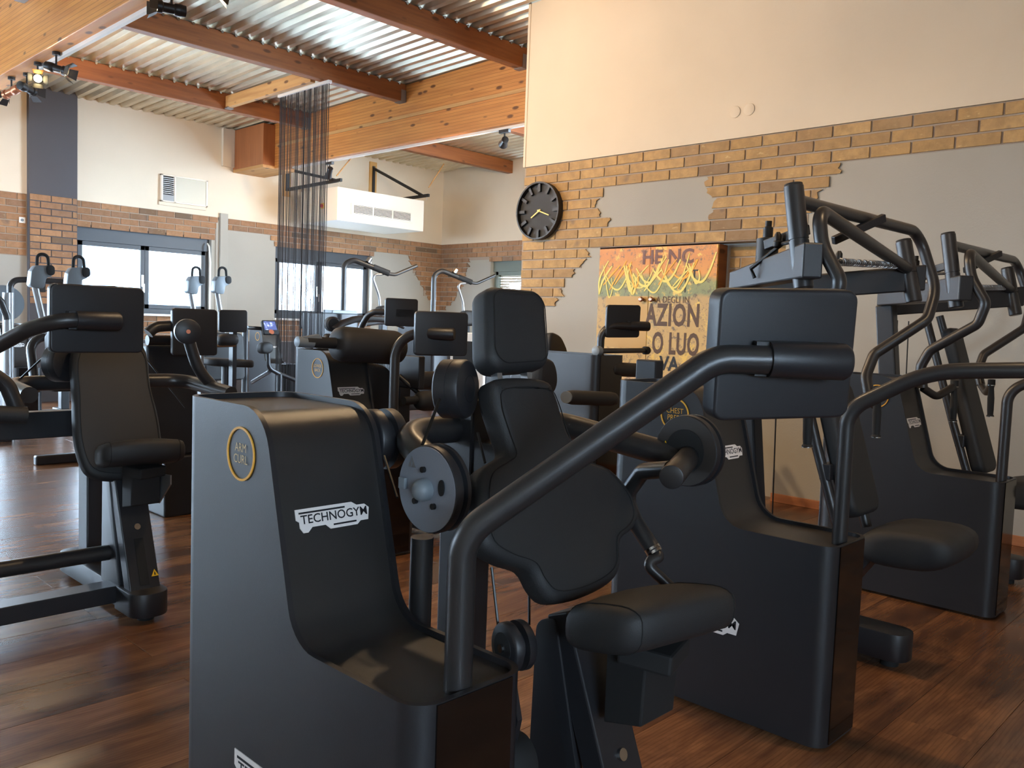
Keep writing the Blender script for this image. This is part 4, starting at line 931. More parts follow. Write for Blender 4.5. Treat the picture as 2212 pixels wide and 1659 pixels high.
# ---- machine 2 and 3: pressing machines with crossing arms
def press_machine(dx, du, label, badge, group):
    D = V((dx, 0, 0)); root = thing('chest_press_machine', V((2.6, 1.3, 0)) + D, label, 'gym machine', group)
    X = 2.285 + dx; P = lambda x, y, z: V((x, y, z)) + D
    tower(root, X, YL, badge=badge, big_logo=(dx == 0))
    # display arm
    e, d = arm_from(P(2.40, .98, .576), (.25, -.97, 0), [(0, .576), (0, .965), (.20, 1.085), (.80, 1.128)], .0215, root, fr=(.09, .35))
    u = V((.85, -.52, 0)); display(root, e + V((.10, .06, .0)), u, (0, 0, 1), .243, .213, .03, e, d, .0215)
    # everything beside the tower: seat, pads, mast and the crossing arms
    K = .93; DU = V((du, 0, 0)); Q = lambda x, y, z: EYE + (V((x, y, z)) - EYE) * K + DU; PP = lambda a, b, x: PX(a, b, x * K) + DU
    C = 3.13
    F = lambda x, y, z: V((x, y, z)) + DU
    MB().beam(F(C, 1.60, .09), Q(3.37, 1.87, 1.36), .075, .09, (0, 1, 0)).build('mast', 'powder', root, 0, .008)
    ft = round_poly([F(C - .065, 1.0, .03), F(C + .065, 1.0, .03), F(C + .065, 1.70, .03), F(C - .065, 1.70, .03)], .055, 5)
    fo = MB().prism(ft, (0, 0, .10)).build('foot', 'powder', root, 30, .005); MB().cyl(F(C, 1.07, 0), F(C, 1.07, .03), .032, 14).build('rubber_foot', 'rubber', fo); MB().cyl(F(C, 1.62, 0), F(C, 1.62, .03), .032, 14).build('rubber_foot', 'rubber', fo)
    MB().box(X + .25, C - .06 + du, 1.50, 1.60, .04, .11).build('base_beam', 'powder', root, 0, .005)
    MB().beam(F(C - .02, 1.36, .12), F(C, 1.16, .42), .09, .09, (0, 1, 0)).build('seat_post', 'powder', root, 0, .005)
    n = V((0, -1, .30)).normalized(); vup = V((0, .30, 1)).normalized()
    q = F(C, 1.17, .53); ol = round_poly([q + V((-.12, 0, 0)), q + V((.12, 0, 0)), q + V((.11, 0, 0)) + vup * .50, q + V((-.11, 0, 0)) + vup * .50], .05, 6)
    MB().pad(ol, n, .065, .022, steps=5).build('backrest', 'leather', root, 50)
    q2 = q + vup * .53; MB().pad(round_poly([q2 + V((-.09, 0, 0)), q2 + V((.09, 0, 0)), q2 + V((.085, 0, 0)) + vup * .21, q2 + V((-.085, 0, 0)) + vup * .21], .04, 6), n, .055, .02, steps=5).build('headrest', 'leather', root, 50)
    for sx in (-.12, .12):
        MB().tube(fillet([q + V((sx, .08, 0)) + vup * -.08, q + V((sx * 1.05, .09, 0)) + vup * .25, q + V((sx * .9, .10, 0)) + vup * .80], .15, 6), .019, 14).build('back_tube', 'tube', root)
    MB().beam(q + V((-.14, .12, .15)), q + V((.14, .12, .15)), .04, .06).build('pad_carrier', 'powder', root, 0, .004)
    ctr = F(C, 1.0, .455); sm = MB(); vs = []; N = 24
    rings_ = [(-.165, .5), (-.158, .8), (-.135, .95), (-.05, 1.0), (.06, 1.0), (.135, .95), (.158, .8), (.165, .5)]
    for s0, k_ in rings_:
        for j in range(N):
            an = 2 * PI * j / N; ca, sa = math.cos(an), math.sin(an)
            vs.append(ctr + V((s0, math.copysign(abs(ca) ** .7, ca) * .165 * k_, math.copysign(abs(sa) ** .8, sa) * .070 * k_ - .1 * ca * .165)))
    L_ = len(rings_); sm.add(vs, [(i * N + j, i * N + (j + 1) % N, (i + 1) * N + (j + 1) % N, (i + 1) * N + j) for i in range(L_ - 1) for j in range(N)] + [list(range(N))[::-1], [(L_ - 1) * N + j for j in range(N)]])
    sm.build('seat', 'leather', root, 60)
    # V shaped cross beam carrying the pivots, apex at the mast
    ap = V((3.37, 1.88, 0))
    for sx, t0, t1 in ((-1, 1.362, 1.482), (1, 1.385, 1.497)):
        tip = V((3.37 + sx * .60, 1.28 if sx < 0 else 1.33, 0)); dirv = (tip - ap).normalized(); sd = dirv.cross(V((0, 0, 1))) * .035 * K
        z0_, z1_ = (1.355, 1.432) if sx < 0 else (1.30, 1.40)
        pr_ = [Q(ap.x + sx * .03, ap.y, z0_), Q(tip.x, tip.y, t0), Q(tip.x, tip.y, t1), Q(ap.x + sx * .03, ap.y, z1_)]
        MB().prism([p - sd for p in pr_], sd * 2).build('cross_beam', 'powder', root, 0, .006)
    piv = []
    for x, zt in ((2.83, 1.69), (3.905, 1.60)):
        b_ = Q(x, 1.335, 1.33); t_ = Q(x + .01, 1.40, zt); ax = (t_ - b_).normalized(); L_ = (t_ - b_).length
        po = MB().lathe(b_, ax, [(0, .028), (.004, .0315), (L_ * .46, .0315), (L_ * .462, .029), (L_ * .475, .029), (L_ * .477, .0315), (L_ - .004, .0315), (L_, .028)], 28).build('pivot_tube', 'tube', root, 40)
        MB().cyl(t_ - ax * .001, t_ + ax * .004, .029, 28).build('end_cap', 'rubber', po); piv.append((b_, ax, L_))
    lv1 = [piv[0][0] + piv[0][1] * (piv[0][2] - .05)] + [Q(4.06, 1.39, 1.655)] + [PP(a, b, x_) for a, b, x_ in ((2022, 625, 4.06), (2003, 690, 4.0), (1888, 765, 3.86), (1870, 812, 3.82), (1877, 852, 3.80))]
    MB().tube(fillet(lv1, [.09, .2, .06, .05, .1], 8), .0225, 20).build('lever_arm', 'tube', root)
    lv2 = [piv[1][0] + piv[1][1] * (piv[1][2] - .12), Q(2.83, 1.30, 1.60)] + [PX(a, b, 4.475 * K) - V((1.655 * K, 0, 0)) + DU for a, b in ((2098, 600), (2130, 655), (2112, 700), (2008, 757), (1988, 792), (1993, 838))]
    MB().tube(fillet(lv2, [.07, .2, .05, .05, .06, .06], 8), .0225, 20).build('lever_arm', 'tube', root)
    for lv, sx in ((lv1, -1), (lv2, 1)):
        e_ = lv[-1]; mid = e_ + V((sx * .055, -.045, -.04)); en = e_ + V((sx * .15, -.09, .01))
        MB().tube(fillet([e_, mid, en], .04, 6), .018, 16).build('handle_elbow', 'tube', root)
        h = MB().lathe(en + V((0, 0, .03)), (0, -.03, -1), [(0, .008), (.002, .018), (.03, .018), (.032, .014), (.05, .013), (.10, .0165), (.16, .0155), (.185, .014), (.19, .018), (.196, .018)], 18).build('grip', 'rubber', root, 40)
        ring(MB(), en + V((0, -.006, -.163)), (0, -.03, -1), .012, .0185, 0, .003, 20).build('grip_ring', 'chrome', h); ring(MB(), en, (0, -.03, -1), .012, .0185, 0, .003, 20).build('grip_ring', 'chrome', h)
    s0 = piv[0][0] + V((.15, -.01, .10)); s1 = piv[1][0] + piv[1][1] * .15 + V((-.03, 0, 0)); sp = MB(); turns = 30; dd = (s1 - s0); ddn = dd.normalized(); ua = ddn.cross(V((0, 1, 0))).normalized(); ub = ddn.cross(ua)
    st_ = s0 + ddn * (dd.length * .12); Lc = dd.length * .74
    sp.tube([st_ + ddn * (Lc * i / (turns * 8)) + (ua * math.cos(2 * PI * i / 8) + ub * math.sin(2 * PI * i / 8)) * .012 for i in range(turns * 8 + 1)], .0026, 5)
    rod = MB().tube([s0, s1], .0055, 8).build('spring_rod', 'black', root); sp.build('spring', 'steel', rod)
    r0 = piv[0][0] + piv[0][1] * .16; lr = MB().tube([r0, PP(1690, 527, 3.0), PP(1622, 580, 3.05), PP(1630, 600, 3.05)], .007, 8).build('link_rod', 'black', root)
    MB().beam(PP(1655, 530, 3.05), PP(1745, 495, 3.0), .025, .035).build('upper_link', 'powder', root, 0, .003)
    MB().beam(PP(1800, 520, 3.3), PP(1910, 470, 3.5), .03, .022, (0, 1, 0)).build('upper_link', 'powder', root, 0, .003)
    for a, b, x_ in ((1680, 520, 3.0), (1812, 560, 3.3)):
        p = PP(a, b, x_); MB().lathe(p + V((0, 0, .03)), (0, 0, -1), [(0, .006), (.01, .012), (.03, .012), (.034, .016), (.05, .016), (.056, .008)], 14).build('ball_joint', 'black', root)
    MB().lathe(PP(1655, 575, 3.15), (0, 0, 1), [(0, .04), (.1, .04), (.105, .018), (.14, .018), (.145, .012), (.165, .012)], 16).build('damper_bottle', 'black', root)
    for x in (3.28, 3.45): cable(root, [F(x - .02, 1.72, 1.27), F(x, 1.70, .0)], .0035)
    MB().box(3.2 + du, 3.5 + du, 1.67, 1.73, 0.0, .05).build('cable_guide', 'powder', root, 0, .004)
    MB().beam(V((X + .315, 1.80, 1.06)), V((X + .315, 1.80, .10)), .05, .09, (0, 1, 0)).build('side_mast', 'powder', root, 0, .006)
    return root
G1 = 'row of machines along the front'
press_machine(0, 0, 'black chest press machine with crossing arms, second tower of the front row', ['CHEST', 'PRESS'], G1)
press_machine(1.655, 1.54, 'black press machine with crossing arms at the right edge beside the grey wall', [''], G1)
# ---------------------------------------------------------------- second row
G2 = 'second row of machines'
# left machine: same kind as the first, seen whole
A4 = thing('arm_curl_machine', (1.3, 3.6, 0), 'black arm machine at the left with its screen hiding the headrest and a padded seat', 'gym machine', G2)
DX4, DY4 = .02, 2.33
tower(A4, .48, 3.275, det=True)
b4 = V((.60, 3.31, .576)); pe = PY(255, 690, 2.72)
arm4 = fillet([b4, V((.60, 3.31, .86)), PY(60, 712, 2.84), PY(130, 691, 2.764), PY(255, 694, 2.745)], [.1, .12, .1], 8)
MB().tube(arm4, .0232, 22).build('display_arm', 'tube', A4)
display(A4, PY(214, 690, 2.80), (1, .02, 0), (0, -.02, 1), .286, .212, .03, PY(240, 694, 2.747), (1, -.1, 0), .0235)
P4 = V((1.35, 3.377, .66))
o4 = [onp(a, b, P4, NP) for a, b in ((164, 745), (240, 735), (312, 745), (328, 830), (345, 900), (354, 970), (352, 1008), (330, 1030), (255, 1035), (205, 1028), (180, 1000), (166, 940), (163, 860))]
h4 = [onp(a, b, P4, NP) for a, b in ((166, 612), (268, 614), (282, 722), (172, 722))]
arm_seat_unit(A4, DX4, DY4, o4, h4, 4, .70)
pts = fillet([V((1.03, 3.46, .845)), V((1.03, 3.75, .865)), V((1.75, 3.75, .865)), V((1.80, 3.40, .83))], .11, 8); MB().tube(pts, .031, 20).build('yoke', 'tube', A4)
drum(A4, V((1.19, 3.60, .955)), (.40, -.90, .05), .075, .07)
cable(A4, [PX(92, 773, 1.12), PX(22, 838, 1.05)], .004); cable(A4, [PX(312, 770, 1.6), PX(400, 880, 1.78)], .004)
MB().tube(fillet([PY(-30, 800, 3.3), PY(15, 830, 3.3), PY(35, 880, 3.3), PY(38, 895, 3.3)], .08, 8), .027, 16).build('handle_arm', 'tube', A4)
MB().tube([PY(-40, 893, 3.28), PY(56, 897, 3.28)], .030, 18).build('arm_pad', 'leather', A4)
lv = fillet([PY(500, 885, 3.55), PY(470, 846, 3.55), PY(428, 800, 3.55), PY(404, 722, 3.55)], [.1, .25], 10); MB().tube(lv, .025, 18).build('lever_arm', 'tube', A4)
cdk = PY(404, 716, 3.55); nrm = (EYE - cdk).normalized() + V((.25, 0, 0)); nrm = V((-.25, -1, 0)).normalized()
dk = MB().lathe(cdk + nrm * .025, -nrm, [(0, .050), (.003, .054), (.03, .054), (.034, .050)], 36).build('lever_disc', 'powder', A4, 40); MB().cyl(cdk + nrm * .0252, cdk + nrm * .030, .009, 16).build('cap', 'copper_cap', dk)
MB().box(.5, 1.3, 3.68, 3.74, PY(100, 945, 3.7).z, PY(100, 888, 3.7).z).build('back_panel', 'powder', A4, 0, .004)

# lower back machine
A5 = thing('lower_back_machine', (2.8, 3.7, 0), 'black lower back machine with a padded roller, middle of the second row', 'gym machine', G2)
tower(A5, 2.50, 3.275, badge=['LOWER', 'BACK'])
e5, d5 = arm_from((2.612, 3.31, .576), (.55, -.83, 0), [(0, .576), (0, 1.108), (.27, 1.113)], .0245, A5, fr=(.13,))
display(A5, e5 + V((-.005, .045, 0)), (.93, -.36, 0), (0, 0, 1), .272, .215, .028, e5, d5, .0245)
def roller(root, a, b, r, name='roller_pad', mat='leather', n=24):
    a = V(a); b = V(b); L_ = (b - a).length; q = MB().lathe(a, b - a, [(0, r * .45), (.006, r * .72), (.02, r * .9), (.05, r), (L_ - .05, r), (L_ - .02, r * .9), (L_ - .006, r * .72), (L_, r * .45)], n).build(name, mat, root, 50)
    return q
ra, rb = PY(722, 742, 3.60), PY(866, 752, 3.60); roller(A5, ra, rb, .090)
MB().tube([PY(660, 738, 3.60), PY(735, 742, 3.60)], .028, 16).build('roller_axle', 'rubber', A5); MB().lathe(PY(640, 738, 3.6), rb - ra, [(0, .012), (.004, .026), (.05, .028), (.09, .028)], 18).build('end_knob', 'grey_head', A5)
MB().prism([PY(655, 728, 3.58), PY(690, 722, 3.58), PY(697, 730, 3.58), PY(694, 742, 3.58), PY(685, 744, 3.58)], (0, .03, .0)).build('clamp_plate', 'grey_head', A5, 0, .004)
o5 = [PY(a, b, 3.75) for a, b in ((770, 786), (815, 785), (845, 800), (862, 845), (866, 900), (862, 960), (840, 1010), (800, 1020), (775, 1000), (768, 900))]
MB().pad(smooth_loop(o5, 4), (0, -1, .1), .09, .025, steps=5).build('seat_back', 'leather', A5, 50)
MB().tube([PY(862, 812, 3.7), PY(905, 850, 3.6)], .014, 12).build('lever_rod', 'tube', A5)
roller(A5, PY(900, 866, 3.55), PY(975, 866, 3.55), .055); MB().tube([PY(872, 866, 3.55), PY(905, 864, 3.55)], .022, 14).build('foot_grip', 'rubber', A5)
MB().tube([PY(868, 822, 3.9), PY(1010, 822, 3.9)], .055, 16).build('leg_roller', 'leather', A5)
MB().box(2.98, 3.10, 3.40, 4.05, .03, .12).build('foot', 'powder', A5, 0, .01); MB().box(3.0, 3.08, 3.75, 3.85, .12, .95).build('mast', 'powder', A5, 0, .006); MB().box(2.76, 3.1, 3.7, 3.8, .05, .12).build('base_beam', 'powder', A5, 0, .004)
MB().box(2.98, 3.02, 3.56, 3.86, .80, .98).build('roller_bracket', 'powder', A5, 0, .006)

# leg machine with a tall tower
A6 = thing('leg_machine', (4.5, 3.7, 0), 'black leg machine with a tall square tower and roller pads, right of the second row', 'gym machine', G2)
tower(A6, 4.16, 3.275, full=True, top=1.0, w=.30)
e6, d6 = arm_from((4.30, 3.36, .99), (.80, -.60, 0), [(0, .99), (0, 1.185), (.29, 1.19)], .0245, A6, fr=(.115,))
display(A6, PY(1347, 694, 3.27), (.90, -.44, .03), (.02, 0, 1), .24, .208, .026, e6, d6, .0245)
rl = [PY(1292, 758, 3.3), PY(1395, 757, 3.3)]; MB().tube(rl, .017, 16).build('handle_bar', 'tube', A6); MB().lathe(rl[0] + V((-.03, 0, 0)), (1, 0, 0), [(0, .02), (.004, .03), (.045, .03), (.05, .022)], 18).build('handle_end', 'grey_head', A6); MB().lathe(rl[1] + V((-.02, 0, 0)), (1, 0, 0), [(0, .022), (.004, .027), (.04, .027), (.045, .02)], 18).build('handle_end', 'rubber', A6)
MB().prism([PY(1288, 765, 3.32), PY(1305, 765, 3.32), PY(1325, 810, 3.32), PY(1300, 812, 3.32)], (0, .03, 0)).build('handle_plate', 'powder', A6, 0, .004)
roller(A6, PY(1318, 797, 3.3), PY(1421, 802, 3.3), .046); 
cam_c = PY(1300, 830, 3.42); MB().cyl(cam_c + V((0, -.02, 0)), cam_c + V((0, .02, 0)), .16, 40, 0, .004).build('cam_disc', 'powder', A6)
q6 = roller(A6, PY(1224, 858, 3.10), PY(1330, 862, 3.10), .042); cp = PY(1222, 858, 3.10); MB().cyl(cp + V((-.004, -.004, 0)), cp + V((.01, 0, 0)), .034, 24).build('end_cap', 'grey_head', q6)
for (pl, yy_, nm) in (((( 1190, 722), (1206, 722), (1218, 735), (1226, 765), (1190, 768)), 4.3, 'headrest'), (((1172, 780), (1195, 778), (1205, 800), (1206, 830), (1196, 850), (1170, 850)), 2.95, 'knee_pad')):
    MB().pad(smooth_loop([PY(a, b, yy_) for a, b in pl], 4), (0, -1, .1), .08, .02, steps=4).build(nm, 'leather', A6, 50)
MB().box(4.75, 4.85, 3.2, 4.4, .03, .12).build('foot', 'powder', A6, 0, .01); MB().box(4.77, 4.83, 3.6, 3.7, .12, .8).build('mast', 'powder', A6, 0, .006); MB().pad(round_poly([V((4.58, 3.45, .5)), V((5.0, 3.45, .5)), V((5.0, 3.95, .52)), V((4.58, 3.95, .52))], .05, 5), (0, 0, 1), .08, .02).build('seat', 'leather', A6, 50)
MB().beam((4.28, 4.28, .1), (4.28, 4.30, 1.08), .08, .06, (0, 1, 0)).build('back_mast', 'powder', A6, 0, .005)

# ---------------------------------------------------------------- third row and beyond
G3 = 'machines towards the windows'
def row_machine(name, X, Y, label, disp=None, armz=1.1, head=True, extra=None, badge=['']):
    root = thing(name, (X + .3, Y + .4, 0), label, 'gym machine', G3)
    tower(root, X, Y, badge=badge, big_logo=False, arc=4)
    if disp:
        e, d = arm_from((X + .115, Y + .035, .576), (.60, -.80, 0), [(0, .576), (0, armz), (disp, armz)], .0245, root, fr=(.14,))
        display(root, e + V((.03, .05, 0)), (.93, -.36, 0), (0, 0, 1), .262, .215, .028, e, d, .0245)
    cx_ = X + .62
    MB().box(cx_ - .05, cx_ + .05, Y - .1, Y + .75, .03, .12).build('foot', 'powder', root, 0, .01)
    MB().box(cx_ - .04, cx_ + .04, Y + .5, Y + .6, .12, 1.0).build('mast', 'powder', root, 0, .006)
    MB().box(X + .25, cx_, Y + .45, Y + .55, .05, .12).build('base_beam', 'powder', root, 0, .004)
    n = V((0, -1, .3)).normalized(); vu = V((0, .3, 1)).normalized(); q = V((cx_, Y + .26, .55))
    MB().pad(round_poly([q + V((-.15, 0, 0)), q + V((.15, 0, 0)), q + V((.12, 0, 0)) + vu * .5, q + V((-.12, 0, 0)) + vu * .5], .05, 5), n, .07, .02).build('backrest', 'leather', root, 50)
    if head: q2 = q + vu * .55; MB().pad(round_poly([q2 + V((-.1, 0, 0)), q2 + V((.1, 0, 0)), q2 + V((.09, 0, 0)) + vu * .2, q2 + V((-.09, 0, 0)) + vu * .2], .04, 5), n, .06, .02).build('headrest', 'leather', root, 50)
    MB().beam((cx_, Y + .1, .1), (cx_, Y + .15, .44), .08, .08, (0, 1, 0)).build('seat_post', 'powder', root, 0, .004)
    MB().pad(round_poly([V((cx_ - .2, Y - .08, .50)), V((cx_ + .2, Y - .08, .50)), V((cx_ + .18, Y + .28, .49)), V((cx_ - .18, Y + .28, .49))], .06, 5), (0, 0, 1), .08, .025).build('seat', 'leather', root, 50)
    return root
m7 = row_machine('roller_machine', 3.94, 5.60, 'black machine with a small screen on a bent arm behind the padded roller', None, head=False)
a7 = [V((4.055, 5.635, .576)), PY(774, 760, 5.635), PY(776, 712, 5.635), PY(800, 673, 5.5), PY(860, 675, 5.3), PY(888, 676, 5.25)]
MB().tube(fillet(a7, [.02, .25, .12, .1], 8), .024, 18).build('display_arm', 'tube', m7)
display(m7, PY(868, 675, 5.2), (.93, -.36, 0), (0, 0, 1), .262, .215, .028, PY(880, 677, 5.26), (.93, -.36, 0), .0245)
for (pp, yv, rr_) in ((((722, 712), (735, 700), (765, 690), (800, 688), (830, 690), (850, 698)), 6.1, .03), (((790, 700), (820, 696), (850, 697), (872, 706)), 6.3, .022)):
    MB().tube(fillet([PY(a, b, yv) for a, b in pp], .2, 4), rr_, 14).build('hoop_tube', 'tube', m7)
hb = PY(714, 700, 6.2); MB().lathe(hb, (-.3, -1, 0), [(0, .05), (.02, .065), (.08, .065), (.10, .05)], 20).build('handle_ball', 'rubber', m7)
roller(m7, PY(700, 734, 6.0), PY(716, 733, 6.0), .05)
for X_, Y_, lab in ((2.55, 9.0, 'black machine with a pale logo, at the left behind the cable'), (6.3, 5.7, 'black machine behind the headrest of the nearest machine')):
    row_machine('seat_machine', X_, Y_, lab, None, head=(X_ > 5))
s1 = thing('tall_weight_tower', (5.55, 9.4, 0), 'blue-grey weight tower with a black headrest standing behind the string curtain', 'gym machine', G3)
tower(s1, 5.50, 9.2, badge=[''], big_logo=False, arc=4, top=1.02)
MB().pad(round_poly([PY(a, b, 9.2) for a, b in ((657, 681), (686, 680), (688, 708), (655, 709))], .03, 5), (0, -1, .1), .12, .03).build('headrest', 'leather', s1, 50)
MB().box(5.95, 6.05, 9.28, 9.34, .9, 1.12).build('headrest_post', 'powder', s1, 0, .004); MB().box(5.72, 6.06, 9.3, 9.4, .4, .5).build('side_beam', 'powder', s1, 0, .004)

# lat machines: tall pole with a curved bar
def lat_machine(px, base_y, Yp, label, s=1.0):
    root = thing('lat_pulldown_machine', PY(px, 690, Yp) - V((0, 0, PY(px, 690, Yp).z)), label, 'gym machine', 'lat machines by the end wall')
    pb = PY(px, base_y, Yp); x, z = pb.x, pb.z
    pole = fillet([V((x, Yp, .1)), V((x, Yp, z + .56)), V((x + .10, Yp - .05, z + .62)), V((x + .44, Yp - .20, z + .50))], [.10, .1], 8)
    MB().tube(pole, .034, 16).build('pole', 'tube', root)
    e = pole[-1]
    MB().tube([pole[-1] + V((-.12, .05, .045)), e + V((.06, -.03, -.02))], .038, 12).build('bar_hub', 'rubber', root)
    MB().tube(fillet([e + V((-.02, 0, -.02)), e + V((.14, -.05, -.03)), e + V((.42, -.12, .10))], .12, 8), .021, 12).build('lat_bar', 'tube', root)
    MB().tube(fillet([e + V((0, 0, -.03)), e + V((-.14, .05, -.05)), e + V((-.02, .05, -.30)), e + V((.06, .05, -.9))], [.05, .3], 6), .016, 10).build('stay_rod', 'steel', root)
    MB().cyl(V((x + .24, Yp - .14, z + .60)), V((x + .27, Yp - .15, z + .65)), .03, 14).build('top_knob', 'chrome', root)
    MB().box(x - .22, x + .14, Yp - .10, Yp + .10, z - .035, z + .01).build('top_plate', 'grey_head', root, 0, .01)
    MB().pad(round_poly([V((x + .34, Yp - .3, z - .12)), V((x + .60, Yp - .3, z - .12)), V((x + .58, Yp - .28, z + .09)), V((x + .36, Yp - .28, z + .09))], .06, 5), (0, -1, .1), .16, .04).build('headrest', 'leather', root, 50)
    tower(root, x - .35, Yp - .42, w=.30, full=True, top=z - .04, arc=4, det=False)
    MB().box(x - .05, x + .7, Yp - .3, Yp + .1, .03, .12).build('base', 'powder', root, 0, .01); MB().box(x + .44, x + .52, Yp - .2, Yp - .12, .12, z - .1).build('mast', 'powder', root, 0, .006)
    MB().pad(round_poly([V((x + .25, Yp - .75, .52)), V((x + .7, Yp - .75, .52)), V((x + .7, Yp - .35, .52)), V((x + .25, Yp - .35, .52))], .05, 5), (0, 0, 1), .09, .02).build('seat', 'leather', root, 50)
    return root
lat_machine(741, 672, 8.6, 'lat pulldown machine with a curved bar in front of the right window')
lat_machine(935, 681, 9.0, 'lat pulldown machine with a curved bar in front of the brick room corner')
wx = thing('white_cabinet', (7.4, 7.6, 0), 'white and pale blue cabinet far behind, beside the black headrest', 'cabinet')
MB().box(7.1, 7.6, 7.3, 7.9, 0, 1.05).build('body', 'white_plastic', wx, 0, .01); MB().box(7.094, 7.0995, 7.36, 7.84, .62, .95).build('door_window', 'dark_slot', wx, 0); MB().box(7.09, 7.0995, 7.36, 7.84, .15, .50).build('door_panel', 'white_box', wx, 0, .002)

# heads with loop handles on posts, two to a machine
def head_machine(pa, pb, Ya, label, hh):
    c0 = PY(pa[0], pa[1], Ya); root = thing('arm_head_machine', (c0.x, Ya, 0), label, 'gym machine', 'machines with loop-handled heads')
    bs = []
    for px, py in (pa, pb):
        c = PY(px, py, Ya); s = hh
        q = lambda a, b: c + V((a * s, 0, b * s))
        MB().prism(round_poly([q(-.22, .30), q(.30, .34), q(.34, -.02), q(.12, -.12), q(.06, -.50), q(-.40, -.44), q(-.34, .10)], .03 * s / .25, 4), (0, s * .42, 0)).build('head', 'grey_head', root, 30, .006)
        MB().prism(round_poly([q(.10, .345), q(.38, .34), q(.40, .0), q(.14, -.02)], .03 * s / .25, 4), (0, -s * .03, 0)).build('head_cover', 'rubber', root, 30, .004)
        MB().tube(fillet([q(-.12, .28) + V((0, .2 * s, 0)), q(-.10, .70) + V((0, .2 * s, 0)), q(.22, .72) + V((0, .2 * s, 0)), q(.26, .30) + V((0, .2 * s, 0))], .16 * s, 8), .055 * s, 12).build('loop_handle', 'rubber', root)
        pm = q(-.18, -.4) + V((0, .2 * s, 0)); pe_ = V((pm.x + .08, pm.y, .95)); MB().tube([pm, pe_], .028 * s / .25, 12).build('arm_post', 'steel', root); bs.append(pe_)
    MB().tube(fillet([V((bs[0].x - .12, Ya - .1, .55)), bs[0] + V((-.12, 0, .0)), bs[1] + V((.1, 0, 0)), V((bs[1].x + .1, Ya + .05, .5))], .12, 6), .032, 14).build('frame_tube', 'tube', root)
    MB().box(bs[0].x - .12, bs[1].x + .15, Ya - .1, Ya - .04, .0, .07).build('base', 'powder', root, 0, .01)
    m = (bs[0] + bs[1]) / 2; MB().pad(round_poly([V((m.x - .2, Ya - .25, .56)), V((m.x + .2, Ya - .25, .56)), V((m.x + .2, Ya - .2, 1.0)), V((m.x - .2, Ya - .2, 1.0))], .05, 5), (0, -1, .1), .08, .02).build('backrest', 'leather', root, 50)
    return root
head_machine((92, 593), (170, 597), 6.95, 'machine with two grey loop-handled heads in front of the left window edge', .215)
head_machine((425, 612), (482, 612), 7.6, 'machine with two grey loop-handled heads by the trim right of the left window', .21)

# machines with dark screens between the lever disc and the lit tablet
def scr(root, a, b, c_, d_, y):
    p0, p1, p2 = PY(a, d_, y), PY(c_, d_, y), PY(a, b, y); MB().pad(round_poly([p0, p1, p1 + (p2 - p0), p2], .02, 4), (0, -1, 0), .03, .006).build('display', 'powder', root, 40)
t0 = thing('screen_machine', (2.6, 4.9, 0), 'machine with a dark square screen behind the lever disc', 'gym machine', G3)
MB().box(PY(322, 0, 4.75).x, PY(436, 0, 4.75).x, 4.75, 5.05, .35, PY(370, 746, 4.75).z).build('body', 'powder', t0, 0, .012); MB().box(PY(350, 0, 4.8).x, PY(425, 0, 4.8).x, 4.72, 5.1, .0, .35).build('base', 'powder', t0, 0, .01)
MB().box(PY(395, 0, 4.85).x, PY(403, 0, 4.85).x, 4.82, 4.88, .7, 1.15).build('post', 'powder', t0, 0); scr(t0, 373, 665, 470, 768, 4.55)
MB().tube(fillet([PY(320, 720, 4.6), PY(335, 706, 4.6), PY(400, 702, 4.6)], .08, 6), .03, 14).build('display_arm', 'tube', t0); MB().tube([PY(318, 735, 4.7), PY(372, 735, 4.7)], .028, 12).build('cross_tube', 'tube', t0)
sx0 = PY(490, 772, 6.35); t1 = thing('screen_machine', (sx0.x, 6.35, 0), 'machine with a smaller dark screen and flat round-ended seat left of the lit tablet', 'gym machine', G3); scr(t1, 474, 669, 535, 718, 6.1)
roller(t1, PY(470, 734, 6.05), PY(513, 734, 6.05), .045); MB().tube([PY(436, 748, 6.05), PY(508, 746, 6.05)], .012, 8).build('roller_bar', 'chrome', t1)
MB().box(PY(440, 0, 6.1).x, PY(446, 0, 6.1).x, 6.08, 6.13, .1, 1.0).build('post', 'steel', t1, 0); MB().box(PY(440, 0, 6.2).x, PY(540, 0, 6.2).x, 6.06, 6.6, 0, .12).build('base', 'powder', t1, 0, .01)
MB().box(PY(513, 0, 6.12).x, PY(522, 0, 6.12).x, 6.12, 6.18, .1, 1.08).build('post', 'powder', t1, 0)
MB().pad(round_poly([V((sx0.x - .20, sx0.y - .15, sx0.z)), V((sx0.x + .20, sx0.y - .12, sx0.z - .02)), V((sx0.x + .20, sx0.y + .2, sx0.z - .02)), V((sx0.x - .20, sx0.y + .2, sx0.z))], .08, 5), (0, 0, 1), .06, .02).build('seat', 'leather', t1, 50); MB().tube([V((sx0.x, sx0.y, .1)), V((sx0.x, sx0.y, sx0.z - .05))], .04, 12).build('seat_post', 'powder', t1)
tb = thing('tablet_console', PY(585, 706, 8.0), 'lit tablet console on a horizontal arm under the right window', 'tablet')
tl = [PY(565, 691, 8.0), PY(596, 692, 8.0), PY(604, 721, 7.9), PY(570, 721, 7.9)]; nb = (tl[1] - tl[0]).cross(tl[3] - tl[0]).normalized(); nb = nb if nb.dot(EYE - tl[0]) > 0 else -nb
tp = MB().pad(round_poly(tl[::-1], .02, 4), nb, .03, .006).build('housing', 'rubber', tb, 40)
il = [tl[0].lerp(tl[2], .10), tl[1].lerp(tl[3], .10), tl[1].lerp(tl[3], .10) + (tl[2] - tl[1]) * .62, tl[0].lerp(tl[2], .10) + (tl[3] - tl[0]) * .62]
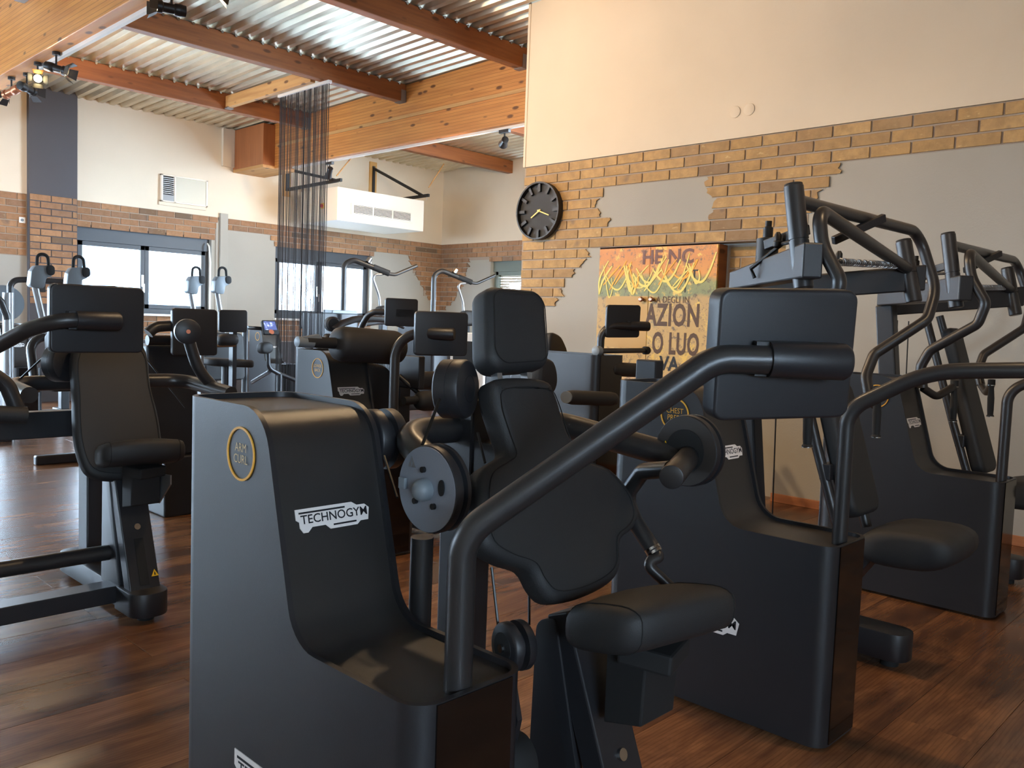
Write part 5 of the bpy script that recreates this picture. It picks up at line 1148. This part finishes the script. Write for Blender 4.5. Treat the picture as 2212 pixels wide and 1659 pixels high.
MB().prism(il, nb * .002).build('screen', 'screen', tp, 0); cb_ = tl[3].lerp(tl[2], .5) + (tl[0] - tl[3]) * .14; MB().lathe(cb_, nb, [(0, .03), (.004, .028)], 16).build('home_button', 'copper_cap', tp)
MB().tube([PY(535, 708, 8.05), PY(568, 710, 8.05)], .02, 10).build('arm', 'powder', tb); MB().tube([PY(530, 708, 8.05), V((PY(530, 708, 8.05).x, 8.05, .0))], .03, 10).build('post', 'powder', tb)
# small stool-like backrest on a bent post
bk = thing('bike_backrest', (PY(583, 750, 7.5).x, 7.5, 0), 'small blue-grey backrest pad on a bent post left of the lower back machine', 'seat')
MB().pad(round_poly([PY(a, b, 7.5) for a, b in ((567, 739), (592, 738), (594, 763), (566, 764))], .05, 5), (.2, -1, .1), .10, .03).build('backrest', 'leather', bk, 50)
p_ = PY(579, 763, 7.55); MB().tube(fillet([p_, PY(580, 795, 7.55), PY(604, 808, 7.55), PY(640, 822, 7.5)], .08, 6), .022, 12).tube([PY(582, 803, 7.55), PY(545, 825, 8.3)], .02, 12).tube([PY(604, 808, 7.55), V((PY(604, 808, 7.55).x, 7.55, 0))], .03, 12).build('post', 'powder', bk)
# pole rack at the far left with a black rail on top
rk = thing('pole_rack', (PY(22, 640, 8.3).x, 8.3, 0), 'steel pole rack with a bent black rail on top at the left edge', 'rack')
for a, w_ in ((15, .035), (22, .028)): MB().tube([PY(a, 632, 8.3), V((PY(a, 632, 8.3).x, 8.3, 0))], w_, 14).build('pole', 'steel', rk)
MB().tube(fillet([PY(22, 640, 8.3), PY(22, 605, 8.3), PY(60, 604, 8.3), PY(160, 610, 8.3)], .1, 8), .026, 14).build('top_rail', 'tube', rk)
MB().tube(fillet([PY(-12, 640, 8.25), PY(2, 650, 8.25), PY(14, 680, 8.25), PY(16, 690, 8.25)], .1, 6), .03, 14).build('brace', 'tube', rk)
MB().cyl(PY(8, 655, 8.5), PY(8, 655, 8.8), .16, 28).build('weight_disc', 'grey_head', rk); MB().box(PY(0, 0, 8.2).x - .5, PY(24, 0, 8.2).x, 8.2, 8.5, 0, .12).build('base', 'powder', rk, 0, .01)
ts = tag(MB().box(3.50, 3.60, WY - .13, WY - .115, 1.36, 1.52).build('wall_tablet', 'rubber', None, 0, .004), 'small wall tablet on the brick column left of the left window', 'tablet')
MB().box(3.515, 3.585, WY - .1315, WY - .1305, 1.43, 1.50).build('screen', 'screen', ts, 0)
so_ = tag(MB().box(3.335, 3.405, WY - .032, WY - .021, 2.185, 2.255).build('wall_socket', 'white_plastic', None, 0, .003), 'small white wall socket on the brown brick left of the column', 'socket')
MB().cyl((3.37, WY - .033, 2.22), (3.37, WY - .0325, 2.22), .018, 16).build('socket_hole', 'grey_head', so_)
MB().box(7.5, 7.51, 0, 0, 0, 0) if False else None
